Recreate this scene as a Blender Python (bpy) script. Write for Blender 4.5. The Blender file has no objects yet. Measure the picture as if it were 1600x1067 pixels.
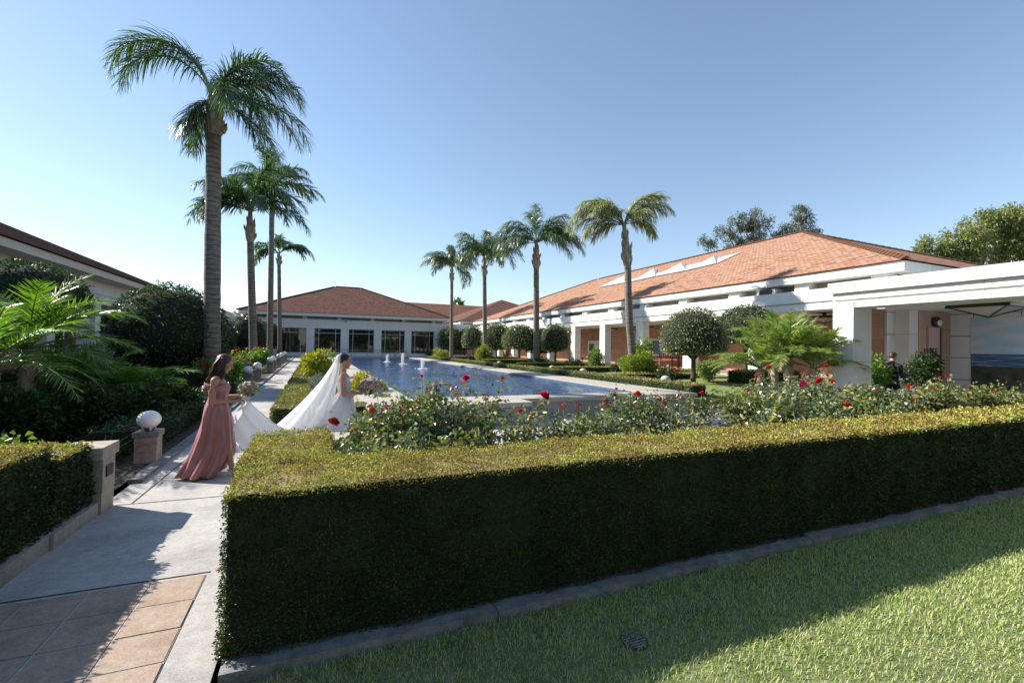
import bpy, math, random
import numpy as np
from mathutils import Vector, Matrix
PI = math.pi
RS = np.random.RandomState(11)
rnd = random.Random(5)
SC = bpy.context.scene
COL = SC.collection

# ------------------------------------------------------------------ camera geometry (16 mm lens, eye at 1.75 m)
FPX = 711.0; CXP, CYP = 800.0, 533.5; EYE = 1.75
_v1 = np.array([495-CXP, CYP-538, FPX]); _v2 = np.array([2450-CXP, CYP-570, FPX])
_Y = _v1/np.linalg.norm(_v1); _X = _v2-_v2.dot(_Y)*_Y; _X /= np.linalg.norm(_X); _Z = np.cross(_X, _Y)
if _Z[1] < 0: _Z = -_Z
CM = np.array([_X, _Y, _Z])
def at(x, y, z=None, X=None, Y=None):
    """turns a measured direction into a place in the courtyard at a known height / distance"""
    d = CM @ np.array([x-CXP, CYP-y, FPX])
    t = (z-EYE)/d[2] if z is not None else (X/d[0] if X is not None else Y/d[1])
    p = t*d; return np.array([p[0], p[1], p[2]+EYE])
def depth(p): return float((CM.T @ (np.array(p, float)-[0, 0, EYE]))[2])
def camco(P):
    c = (np.asarray(P, float)-[0, 0, EYE]) @ CM
    return c
def gz(Y): return 0.0 if Y < 10.5 else min(0.45, (Y-10.5)*0.0112)

# ------------------------------------------------------------------ materials
MATS = {}
def _mat(name):
    m = bpy.data.materials.new(name); m.use_nodes = True
    nt = m.node_tree; b = nt.nodes['Principled BSDF']; MATS[name] = m
    return m, nt, b
def nd(nt, t, **k):
    n = nt.nodes.new(t)
    for a, v in k.items():
        if a in n.inputs: n.inputs[a].default_value = v
        else: setattr(n, a, v)
    return n
def ramp(nt, fac, stops):
    r = nt.nodes.new('ShaderNodeValToRGB'); e = r.color_ramp.elements
    while len(e) < len(stops): e.new(0.5)
    for i, (p, c) in enumerate(stops):
        e[i].position = p; e[i].color = (c[0], c[1], c[2], 1)
    nt.links.new(fac, r.inputs[0]); return r.outputs[0]
def bump(nt, b, h, s=0.3, d=0.01):
    n = nd(nt, 'ShaderNodeBump'); n.inputs['Strength'].default_value = s; n.inputs['Distance'].default_value = d
    nt.links.new(h, n.inputs['Height']); nt.links.new(n.outputs[0], b.inputs['Normal'])
SPECK = {'concrete_paving', 'sandstone_flag', 'grey_kerb_concrete', 'travertine', 'weathered_block', 'pool_coping_stone', 'terracotta'}
def simple(name, stops, scale=6, rough=0.8, bs=0.2, bd=0.01, bscale=None, detail=6, metal=0, spec=0.5, coord='Object', trans=0, stretch=None):
    m, nt, b = _mat(name)
    tc = nd(nt, 'ShaderNodeTexCoord'); vec = tc.outputs[coord]
    if stretch:
        mp = nd(nt, 'ShaderNodeMapping'); mp.inputs['Scale'].default_value = stretch
        nt.links.new(vec, mp.inputs[0]); vec = mp.outputs[0]
    n = nd(nt, 'ShaderNodeTexNoise'); n.inputs['Scale'].default_value = scale; n.inputs['Detail'].default_value = detail
    n.inputs['Roughness'].default_value = 0.6
    nt.links.new(vec, n.inputs['Vector'])
    if len(stops) == 1: b.inputs['Base Color'].default_value = (*stops[0], 1)
    else:
        st = [(0.3+0.4*i/(len(stops)-1), c) for i, c in enumerate(stops)]
        cc_ = ramp(nt, n.outputs['Fac'], st)
        if name in SPECK:
            n3 = nd(nt, 'ShaderNodeTexNoise'); n3.inputs['Scale'].default_value = 90; n3.inputs['Detail'].default_value = 3; n3.inputs['Roughness'].default_value = 0.8
            n4 = nd(nt, 'ShaderNodeTexNoise'); n4.inputs['Scale'].default_value = 14; n4.inputs['Detail'].default_value = 8; n4.inputs['Roughness'].default_value = 0.75
            nt.links.new(vec, n3.inputs['Vector']); nt.links.new(vec, n4.inputs['Vector'])
            for q_, (lo_, hi_) in ((n3, (0.74, 1.18)), (n4, (0.80, 1.12))):
                sp_ = ramp(nt, q_.outputs['Fac'], [(0.34, (lo_,)*3), (0.66, (hi_,)*3)])
                m5 = nd(nt, 'ShaderNodeMix', data_type='RGBA', blend_type='MULTIPLY'); m5.inputs[0].default_value = 1
                nt.links.new(cc_, m5.inputs[6]); nt.links.new(sp_, m5.inputs[7]); cc_ = m5.outputs[2]
        nt.links.new(cc_, b.inputs['Base Color'])
    if name == 'palm_trunk':
        wv = nd(nt, 'ShaderNodeTexWave'); wv.wave_type = 'BANDS'; wv.bands_direction = 'Z'; wv.inputs['Scale'].default_value = 1.9; wv.inputs['Distortion'].default_value = 2.2; wv.inputs['Detail'].default_value = 3; wv.inputs['Detail Scale'].default_value = 2
        nt.links.new(tc.outputs['Object'], wv.inputs['Vector'])
        rc = ramp(nt, wv.outputs['Fac'], [(0.0, (0.45,)*3), (0.16, (1.0,)*3)]); m6 = nd(nt, 'ShaderNodeMix', data_type='RGBA', blend_type='MULTIPLY'); m6.inputs[0].default_value = 1
        nt.links.new(ramp(nt, n.outputs['Fac'], [(0.3+0.4*i/(len(stops)-1), c) for i, c in enumerate(stops)]), m6.inputs[6]); nt.links.new(rc, m6.inputs[7]); nt.links.new(m6.outputs[2], b.inputs['Base Color'])
    b.inputs['Roughness'].default_value = rough; b.inputs['Metallic'].default_value = metal
    b.inputs['Specular IOR Level'].default_value = spec
    if bs:
        n2 = nd(nt, 'ShaderNodeTexNoise'); n2.inputs['Scale'].default_value = bscale or scale*8; n2.inputs['Detail'].default_value = 4
        nt.links.new(vec, n2.inputs['Vector']); bump(nt, b, n2.outputs['Fac'], bs, bd)
    return m
def leafmat(name, stops, trans=0.3, rough=0.4, tint=(1.3, 1.5, 0.5), spec=0.5, patch=None, pscale=1.5):
    m, nt, b = _mat(name)
    g = nd(nt, 'ShaderNodeNewGeometry')
    st = [((i+0.5)/len(stops), c) for i, c in enumerate(stops)]
    col = ramp(nt, g.outputs['Random Per Island'], st)
    if patch:
        tc = nd(nt, 'ShaderNodeTexCoord')
        n = nd(nt, 'ShaderNodeTexNoise'); n.inputs['Scale'].default_value = pscale; n.inputs['Detail'].default_value = 5; n.inputs['Roughness'].default_value = 0.65
        nt.links.new(tc.outputs['Object'], n.inputs['Vector'])
        pc = ramp(nt, n.outputs['Fac'], [(0.36+0.28*i/(len(patch)-1), c) for i, c in enumerate(patch)])
        mx = nd(nt, 'ShaderNodeMix', data_type='RGBA', blend_type='MULTIPLY'); mx.inputs[0].default_value = 1
        nt.links.new(col, mx.inputs[6]); nt.links.new(pc, mx.inputs[7]); col = mx.outputs[2]
    nt.links.new(col, b.inputs['Base Color'])
    b.inputs['Roughness'].default_value = rough; b.inputs['Specular IOR Level'].default_value = spec
    if trans:
        t = nd(nt, 'ShaderNodeBsdfTranslucent'); mx = nd(nt, 'ShaderNodeMixShader'); mx.inputs[0].default_value = trans
        mm = nd(nt, 'ShaderNodeMix', data_type='RGBA', blend_type='MULTIPLY'); mm.inputs[0].default_value = 1
        nt.links.new(col, mm.inputs[6]); mm.inputs[7].default_value = (*tint, 1)
        nt.links.new(mm.outputs[2], t.inputs[0])
        nt.links.new(b.outputs[0], mx.inputs[1]); nt.links.new(t.outputs[0], mx.inputs[2])
        nt.links.new(mx.outputs[0], nt.nodes['Material Output'].inputs[0])
    return m
def brickmat(name, c1, c2, mortar, bw, bh, ms=0.012, rough=0.8, off=0.5, bs=0.5, noise=0.5, squash=1, extra=None):
    """tile / block pattern laid out in metres along each face"""
    m, nt, b = _mat(name)
    uv = nd(nt, 'ShaderNodeUVMap')
    br = nd(nt, 'ShaderNodeTexBrick'); br.offset = off
    br.inputs['Scale'].default_value = 1; br.inputs['Brick Width'].default_value = bw; br.inputs['Row Height'].default_value = bh
    br.inputs['Mortar Size'].default_value = ms; br.inputs['Mortar Smooth'].default_value = 0.2
    br.inputs['Color1'].default_value = (*c1, 1); br.inputs['Color2'].default_value = (*c2, 1); br.inputs['Mortar'].default_value = (*mortar, 1)
    nt.links.new(uv.outputs[0], br.inputs['Vector'])
    n = nd(nt, 'ShaderNodeTexNoise'); n.inputs['Scale'].default_value = 2.2; n.inputs['Detail'].default_value = 8; n.inputs['Roughness'].default_value = 0.7
    nt.links.new(uv.outputs[0], n.inputs['Vector'])
    sh = ramp(nt, n.outputs['Fac'], [(0.3, (1-noise,)*3), (0.7, (1+0.0,)*3)])
    mx = nd(nt, 'ShaderNodeMix', data_type='RGBA', blend_type='MULTIPLY'); mx.inputs[0].default_value = 1
    nt.links.new(br.outputs['Color'], mx.inputs[6]); nt.links.new(sh, mx.inputs[7])
    nt.links.new(mx.outputs[2], b.inputs['Base Color']); b.inputs['Roughness'].default_value = rough
    inv = nd(nt, 'ShaderNodeMath', operation='SUBTRACT'); inv.inputs[0].default_value = 1
    nt.links.new(br.outputs['Fac'], inv.inputs[1]); bump(nt, b, inv.outputs[0], bs, 0.02)
    return m

offw = simple('beige_fascia', [(0.60, 0.55, 0.47), (0.68, 0.63, 0.55)], 1.5, 0.75, 0.15, 0.004, 60)
white = brickmat('white_plaster', (0.77, 0.76, 0.73), (0.80, 0.79, 0.76), (0.50, 0.49, 0.46), 2.46, 1.52, 0.009, 0.7, 0.0, 0.3, 0.13)
whitep = brickmat('white_panel', (0.78, 0.77, 0.74), (0.80, 0.79, 0.77), (0.52, 0.51, 0.49), 1.76, 1.24, 0.010, 0.7, 0.0, 0.3, 0.10)
strip = simple('clerestory_grey', [(0.33, 0.34, 0.30), (0.40, 0.41, 0.37)], 2, 0.7, 0)
dark = simple('dark_bronze', [(0.03, 0.022, 0.016), (0.05, 0.035, 0.025)], 8, 0.45, 0.1)
def rooftile(name, stops, stripe=None):
    m, nt, b = _mat(name)
    uv = nd(nt, 'ShaderNodeUVMap')
    br = nd(nt, 'ShaderNodeTexBrick'); br.offset = 0.5
    for k, v in (('Scale', 1), ('Brick Width', 0.24), ('Row Height', 0.17), ('Mortar Size', 0.012), ('Mortar Smooth', 0.4)): br.inputs[k].default_value = v
    br.inputs['Color1'].default_value = (0.15, 0.15, 0.15, 1); br.inputs['Color2'].default_value = (0.85, 0.85, 0.85, 1); br.inputs['Mortar'].default_value = (0.0, 0.0, 0.0, 1)  # black joint lines put the shadow of each tile course into the colour
    nt.links.new(uv.outputs[0], br.inputs['Vector'])
    n = nd(nt, 'ShaderNodeTexNoise'); n.inputs['Scale'].default_value = 1.1; n.inputs['Detail'].default_value = 9; n.inputs['Roughness'].default_value = 0.75
    mp = nd(nt, 'ShaderNodeMapping'); mp.inputs['Scale'].default_value = stripe or (0.7, 3.0, 1)
    nt.links.new(uv.outputs[0], mp.inputs[0]); nt.links.new(mp.outputs[0], n.inputs['Vector'])
    mx = nd(nt, 'ShaderNodeMix', data_type='RGBA'); mx.inputs[0].default_value = 0.42
    nt.links.new(n.outputs['Color'], mx.inputs[6]); nt.links.new(br.outputs['Color'], mx.inputs[7])
    sx = nd(nt, 'ShaderNodeSeparateColor'); nt.links.new(mx.outputs[2], sx.inputs[0])
    col = ramp(nt, sx.outputs[0], [(0.26+0.36*i/(len(stops)-1), c) for i, c in enumerate(stops)])
    nt.links.new(col, b.inputs['Base Color']); b.inputs['Roughness'].default_value = 1.0; b.inputs['Specular IOR Level'].default_value = 0.08
    bump(nt, b, sx.outputs[0], 0.8, 0.035)
    df = nd(nt, 'ShaderNodeBsdfDiffuse'); nt.links.new(col, df.inputs[0]); nt.links.new(b.inputs['Normal'].links[0].from_socket, df.inputs['Normal'])
    nt.links.new(df.outputs[0], nt.nodes['Material Output'].inputs[0])
    return m
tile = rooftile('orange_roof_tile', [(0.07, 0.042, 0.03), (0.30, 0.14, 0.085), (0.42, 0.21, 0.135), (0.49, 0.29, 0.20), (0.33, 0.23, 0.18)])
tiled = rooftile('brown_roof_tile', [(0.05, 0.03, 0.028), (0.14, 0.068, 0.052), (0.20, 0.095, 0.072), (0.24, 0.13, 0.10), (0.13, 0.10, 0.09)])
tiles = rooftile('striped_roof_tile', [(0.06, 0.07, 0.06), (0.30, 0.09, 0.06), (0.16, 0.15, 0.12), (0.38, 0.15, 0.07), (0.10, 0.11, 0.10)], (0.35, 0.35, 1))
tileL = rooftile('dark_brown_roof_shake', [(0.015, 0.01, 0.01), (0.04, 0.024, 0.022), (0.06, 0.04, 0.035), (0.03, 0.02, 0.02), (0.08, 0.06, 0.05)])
brownblock = brickmat('brown_sandstone', (0.42, 0.22, 0.14), (0.52, 0.29, 0.19), (0.26, 0.15, 0.11), 0.75, 0.45, 0.008, 0.85, 0.5, 0.15, 0.25)
pinkwall = brickmat('pink_sandstone', (0.52, 0.35, 0.29), (0.58, 0.40, 0.33), (0.36, 0.25, 0.21), 0.9, 0.9, 0.008, 0.85, 0.0, 0.1, 0.15)
panelwall = brickmat('grey_white_panels', (0.78, 0.79, 0.79), (0.82, 0.82, 0.82), (0.25, 0.26, 0.27), 1.25, 0.82, 0.018, 0.7, 0.0, 0.3, 0.06)
doorpink = simple('pink_door', [(0.64, 0.42, 0.39), (0.68, 0.46, 0.43)], 2, 0.5, 0)
def glassmat():
    m, nt, b = _mat('dark_glass')
    b.inputs['Base Color'].default_value = (0.015, 0.017, 0.015, 1); b.inputs['Roughness'].default_value = 0.03; b.inputs['Specular IOR Level'].default_value = 0.7
    tc = nd(nt, 'ShaderNodeTexCoord'); n = nd(nt, 'ShaderNodeTexNoise'); n.inputs['Scale'].default_value = 0.6; nt.links.new(tc.outputs['Object'], n.inputs['Vector'])
    bump(nt, b, n.outputs['Fac'], 0.25, 0.02); return m
glass = glassmat()
frame = simple('window_frame_grey', [(0.42, 0.42, 0.40)], 3, 0.5, 0)
conc = simple('concrete_paving', [(0.36, 0.33, 0.31), (0.47, 0.44, 0.41), (0.54, 0.51, 0.47)], 1.6, 0.9, 0.35, 0.004, 120, 9)
stone = simple('travertine', [(0.30, 0.25, 0.19), (0.42, 0.36, 0.29), (0.48, 0.42, 0.34)], 3, 0.8, 0.3, 0.004, 40, 8)
stoned = simple('weathered_block', [(0.20, 0.13, 0.09), (0.38, 0.29, 0.22), (0.46, 0.37, 0.30)], 5, 0.85, 0.3, 0.004, 50, 8)
kerbm = simple('grey_kerb_concrete', [(0.12, 0.12, 0.115), (0.22, 0.215, 0.21), (0.30, 0.29, 0.28)], 3.5, 0.9, 0.5, 0.006, 60, 9)
coping = simple('pool_coping_stone', [(0.42, 0.37, 0.31), (0.50, 0.45, 0.38)], 2, 0.85, 0.2, 0.004, 60, 6)
poolwall = brickmat('pool_wall_panels', (0.34, 0.31, 0.29), (0.40, 0.37, 0.34), (0.16, 0.14, 0.13), 0.9, 0.6, 0.01, 0.85, 0.0, 0.3, 0.2)
flag = simple('sandstone_flag', [(0.30, 0.21, 0.155), (0.43, 0.315, 0.235), (0.40, 0.31, 0.26)], 2.2, 0.85, 0.3, 0.004, 30, 9)
joint = simple('pale_mortar', [(0.40, 0.37, 0.34), (0.5, 0.47, 0.43)], 20, 0.9, 0.2)
soil = simple('garden_soil', [(0.025, 0.018, 0.012), (0.06, 0.042, 0.028), (0.10, 0.07, 0.045)], 9, 0.95, 0.8, 0.03, 30, 9)
dirt = simple('far_ground', [(0.10, 0.09, 0.05), (0.16, 0.14, 0.09)], 0.3, 0.95, 0.3)
lawnbase = simple('lawn_base', [(0.08, 0.11, 0.04), (0.16, 0.19, 0.08), (0.24, 0.22, 0.12)], 6, 0.95, 0.8, 0.02, 60, 9)
lawnfar = simple('lawn_strip', [(0.10, 0.14, 0.03), (0.20, 0.24, 0.07), (0.26, 0.28, 0.10)], 2.5, 0.95, 0.8, 0.03, 50, 9)
grassm = leafmat('grass_blade', [(0.24, 0.33, 0.08), (0.37, 0.48, 0.14), (0.48, 0.57, 0.20), (0.58, 0.59, 0.27), (0.66, 0.60, 0.36)], 0.35, 0.5, (1.2, 1.35, 0.6))
topcoreb = simple('hedge_top_twigs_lit', [(0.16, 0.125, 0.055), (0.28, 0.22, 0.10)], 40, 0.95, 0.6, 0.02, 60)  # twig core lightened on top so gaps between leaves look sunlit
boxcore = simple('hedge_core', [(0.010, 0.016, 0.006), (0.025, 0.038, 0.012)], 30, 0.95, 0.6, 0.02, 60)
boxside = leafmat('box_leaf_green_shaded', [(0.015, 0.034, 0.008), (0.026, 0.052, 0.012), (0.04, 0.07, 0.016), (0.07, 0.095, 0.022), (0.08, 0.06, 0.025)], 0.3, 0.35, (1.4, 1.6, 0.5), 0.5, patch=[(0.45, 0.5, 0.4), (1.0, 1.0, 1.0), (1.5, 1.4, 1.0)], pscale=3.2)  # side leaves darkened; the shade on the hedge face is in their colour
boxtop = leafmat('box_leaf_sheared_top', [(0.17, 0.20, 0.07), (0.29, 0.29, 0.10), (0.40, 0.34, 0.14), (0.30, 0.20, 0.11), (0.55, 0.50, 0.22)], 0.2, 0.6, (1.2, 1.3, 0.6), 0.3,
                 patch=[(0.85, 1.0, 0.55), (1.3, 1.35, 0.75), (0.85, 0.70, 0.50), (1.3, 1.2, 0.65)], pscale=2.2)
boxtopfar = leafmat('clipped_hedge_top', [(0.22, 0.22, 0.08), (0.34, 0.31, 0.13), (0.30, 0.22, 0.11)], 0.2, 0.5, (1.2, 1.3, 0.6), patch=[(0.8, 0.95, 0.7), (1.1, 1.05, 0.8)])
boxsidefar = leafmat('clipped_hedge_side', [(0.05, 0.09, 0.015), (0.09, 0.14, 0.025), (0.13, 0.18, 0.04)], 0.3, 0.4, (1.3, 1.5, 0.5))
darkhedge = leafmat('dark_garden_hedge', [(0.018, 0.035, 0.010), (0.03, 0.055, 0.014), (0.045, 0.075, 0.02)], 0.25, 0.4)
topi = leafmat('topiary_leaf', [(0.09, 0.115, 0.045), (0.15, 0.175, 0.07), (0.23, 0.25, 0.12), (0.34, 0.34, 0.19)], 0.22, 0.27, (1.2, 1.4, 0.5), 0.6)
topid = leafmat('topiary_leaf_dark', [(0.018, 0.034, 0.012), (0.03, 0.055, 0.018), (0.05, 0.08, 0.025), (0.09, 0.13, 0.045)], 0.22, 0.22, (1.2, 1.5, 0.5), 0.7)  # darker leaf copy; puts the shade of the shaded domes into colour
topcore = simple('topiary_core', [(0.008, 0.012, 0.006), (0.02, 0.028, 0.012)], 12, 0.95, 0.5, 0.02)
palmleaf = leafmat('queen_palm_leaflet', [(0.030, 0.068, 0.028), (0.05, 0.10, 0.042), (0.08, 0.145, 0.06), (0.15, 0.20, 0.09)], 0.28, 0.22, (1.3, 1.6, 0.5), 0.8)
palmleafb = leafmat('queen_palm_leaflet_blue', [(0.065, 0.11, 0.07), (0.10, 0.16, 0.10), (0.15, 0.21, 0.13), (0.22, 0.27, 0.15)], 0.28, 0.28, (1.2, 1.4, 0.6), 0.7)
palmdry = leafmat('queen_palm_leaflet_yellowing', [(0.12, 0.20, 0.08), (0.20, 0.28, 0.11), (0.34, 0.38, 0.16), (0.58, 0.46, 0.30), (0.24, 0.30, 0.10)], 0.3, 0.4, (1.2, 1.2, 0.6))
dateleaf = leafmat('date_palm_leaflet', [(0.05, 0.12, 0.02), (0.08, 0.17, 0.028), (0.12, 0.22, 0.035), (0.19, 0.28, 0.06)], 0.4, 0.3, (1.5, 1.7, 0.35), 0.6)
dateleafr = leafmat('date_palm_leaflet_pale', [(0.13, 0.20, 0.05), (0.20, 0.28, 0.075), (0.28, 0.36, 0.11), (0.38, 0.43, 0.18)], 0.35, 0.35, (1.2, 1.4, 0.4), 0.5)
rachis = simple('frond_rachis', [(0.16, 0.20, 0.06), (0.24, 0.26, 0.09)], 8, 0.5, 0.1)
trunkp = simple('palm_trunk', [(0.10, 0.08, 0.06), (0.20, 0.165, 0.13), (0.27, 0.23, 0.19)], 3.5, 0.9, 0.7, 0.03, 12, 8, stretch=(1, 1, 3.2))
boots = simple('crownshaft_boots', [(0.14, 0.075, 0.04), (0.34, 0.26, 0.18), (0.50, 0.45, 0.38)], 6, 0.9, 0.8, 0.03, 14, 8, stretch=(2.5, 2.5, 0.6))
bark = simple('tree_bark', [(0.05, 0.04, 0.03), (0.12, 0.095, 0.07)], 8, 0.95, 0.7, 0.02, 25)
euca = leafmat('eucalyptus_leaf', [(0.08, 0.10, 0.06), (0.13, 0.15, 0.09), (0.19, 0.20, 0.13)], 0.25, 0.5, (1.1, 1.2, 0.7))
rtree = leafmat('yellow_green_tree_leaf', [(0.12, 0.17, 0.05), (0.19, 0.24, 0.07), (0.27, 0.31, 0.10), (0.34, 0.30, 0.12)], 0.3, 0.45, (1.2, 1.3, 0.5))
rosel = leafmat('rose_leaf', [(0.06, 0.10, 0.045), (0.13, 0.17, 0.09), (0.22, 0.26, 0.17), (0.34, 0.37, 0.28), (0.07, 0.14, 0.04), (0.42, 0.30, 0.05)], 0.25, 0.33, (1.2, 1.5, 0.5), 0.7)
rosely = leafmat('rose_leaf_yellowing', [(0.10, 0.14, 0.06), (0.20, 0.22, 0.10), (0.30, 0.32, 0.16), (0.36, 0.30, 0.07), (0.16, 0.22, 0.06)], 0.3, 0.4, (1.2, 1.4, 0.5), 0.6)
rosered = leafmat('rose_young_red_leaf', [(0.16, 0.03, 0.025), (0.26, 0.05, 0.04), (0.32, 0.09, 0.03)], 0.3, 0.35, (1.6, 0.7, 0.5), 0.6)
cane = simple('rose_cane', [(0.18, 0.15, 0.09), (0.34, 0.29, 0.19), (0.20, 0.22, 0.09)], 12, 0.8, 0.2)
redp = leafmat('crimson_petal', [(0.42, 0.008, 0.015), (0.55, 0.012, 0.03), (0.62, 0.02, 0.05)], 0.25, 0.5, (1.3, 0.4, 0.4))
pinkp = leafmat('magenta_petal', [(0.55, 0.01, 0.14), (0.62, 0.02, 0.20), (0.66, 0.04, 0.18)], 0.25, 0.5, (1.2, 0.5, 0.8))
whitepet = leafmat('cream_petal', [(0.82, 0.78, 0.72), (0.86, 0.84, 0.80), (0.80, 0.70, 0.64)], 0.3, 0.6, (1, 1, 1))
blushp = leafmat('blush_petal', [(0.72, 0.48, 0.42), (0.78, 0.60, 0.54), (0.82, 0.74, 0.68)], 0.3, 0.6, (1, 1, 1))
yelleaf = leafmat('yellow_green_leaf', [(0.10, 0.17, 0.02), (0.22, 0.28, 0.03), (0.40, 0.40, 0.05), (0.50, 0.44, 0.05)], 0.35, 0.4, (1.3, 1.3, 0.4))
yelfl = leafmat('small_yellow_flower', [(0.60, 0.42, 0.02), (0.65, 0.50, 0.05)], 0.2, 0.5, (1, 1, 1))
dusty = leafmat('silver_leaf', [(0.16, 0.19, 0.15), (0.24, 0.28, 0.23), (0.33, 0.36, 0.31)], 0.2, 0.6, (1, 1.1, 0.9))
shrubl = leafmat('bright_shrub_leaf', [(0.06, 0.13, 0.02), (0.11, 0.20, 0.03), (0.18, 0.28, 0.05), (0.26, 0.36, 0.08)], 0.35, 0.35, (1.3, 1.5, 0.4), 0.6)
shrubd = leafmat('dark_shrub_leaf', [(0.02, 0.045, 0.012), (0.035, 0.07, 0.018), (0.06, 0.11, 0.03)], 0.25, 0.35)
terra = simple('terracotta', [(0.36, 0.15, 0.08), (0.44, 0.20, 0.11)], 5, 0.85, 0.2)
redwood = simple('red_wood', [(0.22, 0.055, 0.03), (0.32, 0.085, 0.045)], 5, 0.6, 0.2, stretch=(1, 6, 6))
globem = simple('opal_globe', [(0.80, 0.80, 0.79)], 3, 0.12, 0)
metal = simple('brushed_metal', [(0.30, 0.30, 0.30)], 8, 0.35, 0, metal=0.9)
plaquem = simple('bronze_plaque', [(0.035, 0.028, 0.022), (0.06, 0.045, 0.035)], 14, 0.4, 0.2, metal=0.5)
skin = simple('tan_skin', [(0.40, 0.21, 0.13), (0.45, 0.245, 0.155)], 5, 0.5, 0)
skinb = simple('fair_skin', [(0.46, 0.25, 0.17), (0.52, 0.29, 0.20)], 5, 0.5, 0)
hairm = simple('dark_brown_hair', [(0.02, 0.010, 0.006), (0.085, 0.036, 0.018)], 30, 0.45, 0.5, 0.004, 90)
hairk = simple('black_hair', [(0.008, 0.006, 0.006), (0.02, 0.015, 0.013)], 30, 0.35, 0.5, 0.004, 90)
suit = simple('black_cloth', [(0.008, 0.008, 0.011), (0.018, 0.017, 0.022)], 10, 0.8, 0.2)
lipm = simple('lip', [(0.40, 0.09, 0.08)], 5, 0.4, 0)
eyem = simple('eye_dark', [(0.02, 0.012, 0.01)], 5, 0.2, 0)
def satin():
    m, nt, b = _mat('dusty_rose_satin')
    tc = nd(nt, 'ShaderNodeTexCoord'); n = nd(nt, 'ShaderNodeTexNoise'); n.inputs['Scale'].default_value = 2.5; nt.links.new(tc.outputs['Object'], n.inputs['Vector'])
    nt.links.new(ramp(nt, n.outputs['Fac'], [(0.3, (0.29, 0.105, 0.088)), (0.7, (0.39, 0.155, 0.13))]), b.inputs['Base Color'])
    b.inputs['Roughness'].default_value = 0.33; b.inputs['Specular IOR Level'].default_value = 0.7
    b.inputs['Sheen Weight'].default_value = 0.5; b.inputs['Sheen Tint'].default_value = (0.75, 0.45, 0.7, 1)
    return m
satinm = satin()
gown = leafmat('white_gown_fabric', [(0.80, 0.80, 0.81), (0.84, 0.84, 0.84)], 0.35, 0.6, (1.05, 1.05, 1.08), 0.3)
def veilmat():
    m, nt, b = _mat('white_tulle')
    b.inputs['Base Color'].default_value = (0.85, 0.85, 0.87, 1); b.inputs['Roughness'].default_value = 0.7
    t = nd(nt, 'ShaderNodeBsdfTransparent'); tl = nd(nt, 'ShaderNodeBsdfTranslucent'); tl.inputs[0].default_value = (0.85, 0.85, 0.87, 1)
    m1 = nd(nt, 'ShaderNodeMixShader'); m1.inputs[0].default_value = 0.5
    m2 = nd(nt, 'ShaderNodeMixShader')
    tc = nd(nt, 'ShaderNodeTexCoord'); mp = nd(nt, 'ShaderNodeMapping'); mp.inputs['Scale'].default_value = (9, 9, 1.2)
    n = nd(nt, 'ShaderNodeTexNoise'); n.inputs['Scale'].default_value = 2.5; nt.links.new(tc.outputs['Object'], mp.inputs[0]); nt.links.new(mp.outputs[0], n.inputs['Vector'])
    mr = nd(nt, 'ShaderNodeMapRange'); mr.inputs[1].default_value = 0.3; mr.inputs[2].default_value = 0.7; mr.inputs[3].default_value = 0.42; mr.inputs[4].default_value = 0.75
    nt.links.new(n.outputs['Fac'], mr.inputs[0]); nt.links.new(mr.outputs[0], m2.inputs[0])
    nt.links.new(b.outputs[0], m1.inputs[1]); nt.links.new(tl.outputs[0], m1.inputs[2])
    nt.links.new(t.outputs[0], m2.inputs[1]); nt.links.new(m1.outputs[0], m2.inputs[2])
    nt.links.new(m2.outputs[0], nt.nodes['Material Output'].inputs[0]); return m
veilm = veilmat()
def watermat():
    m, nt, b = _mat('pool_water')
    b.inputs['Base Color'].default_value = (0.012, 0.040, 0.115, 1); b.inputs['Roughness'].default_value = 0.06; b.inputs['IOR'].default_value = 1.33
    b.inputs['Specular IOR Level'].default_value = 0.5
    tc = nd(nt, 'ShaderNodeTexCoord')
    a = nd(nt, 'ShaderNodeTexNoise'); a.inputs['Scale'].default_value = 3.4; a.inputs['Detail'].default_value = 5; a.inputs['Distortion'].default_value = 0.6
    c = nd(nt, 'ShaderNodeTexNoise'); c.inputs['Scale'].default_value = 7.5; c.inputs['Detail'].default_value = 3
    nt.links.new(tc.outputs['Object'], a.inputs['Vector']); nt.links.new(tc.outputs['Object'], c.inputs['Vector'])
    ad = nd(nt, 'ShaderNodeMath', operation='MULTIPLY_ADD'); ad.inputs[1].default_value = 0.35
    nt.links.new(c.outputs['Fac'], ad.inputs[0]); nt.links.new(a.outputs['Fac'], ad.inputs[2])
    bump(nt, b, ad.outputs[0], 0.6, 0.08); return m
water = watermat()
foam = leafmat('white_water_foam', [(0.85, 0.87, 0.9), (0.9, 0.9, 0.92)], 0.6, 0.4, (1, 1, 1))
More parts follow.
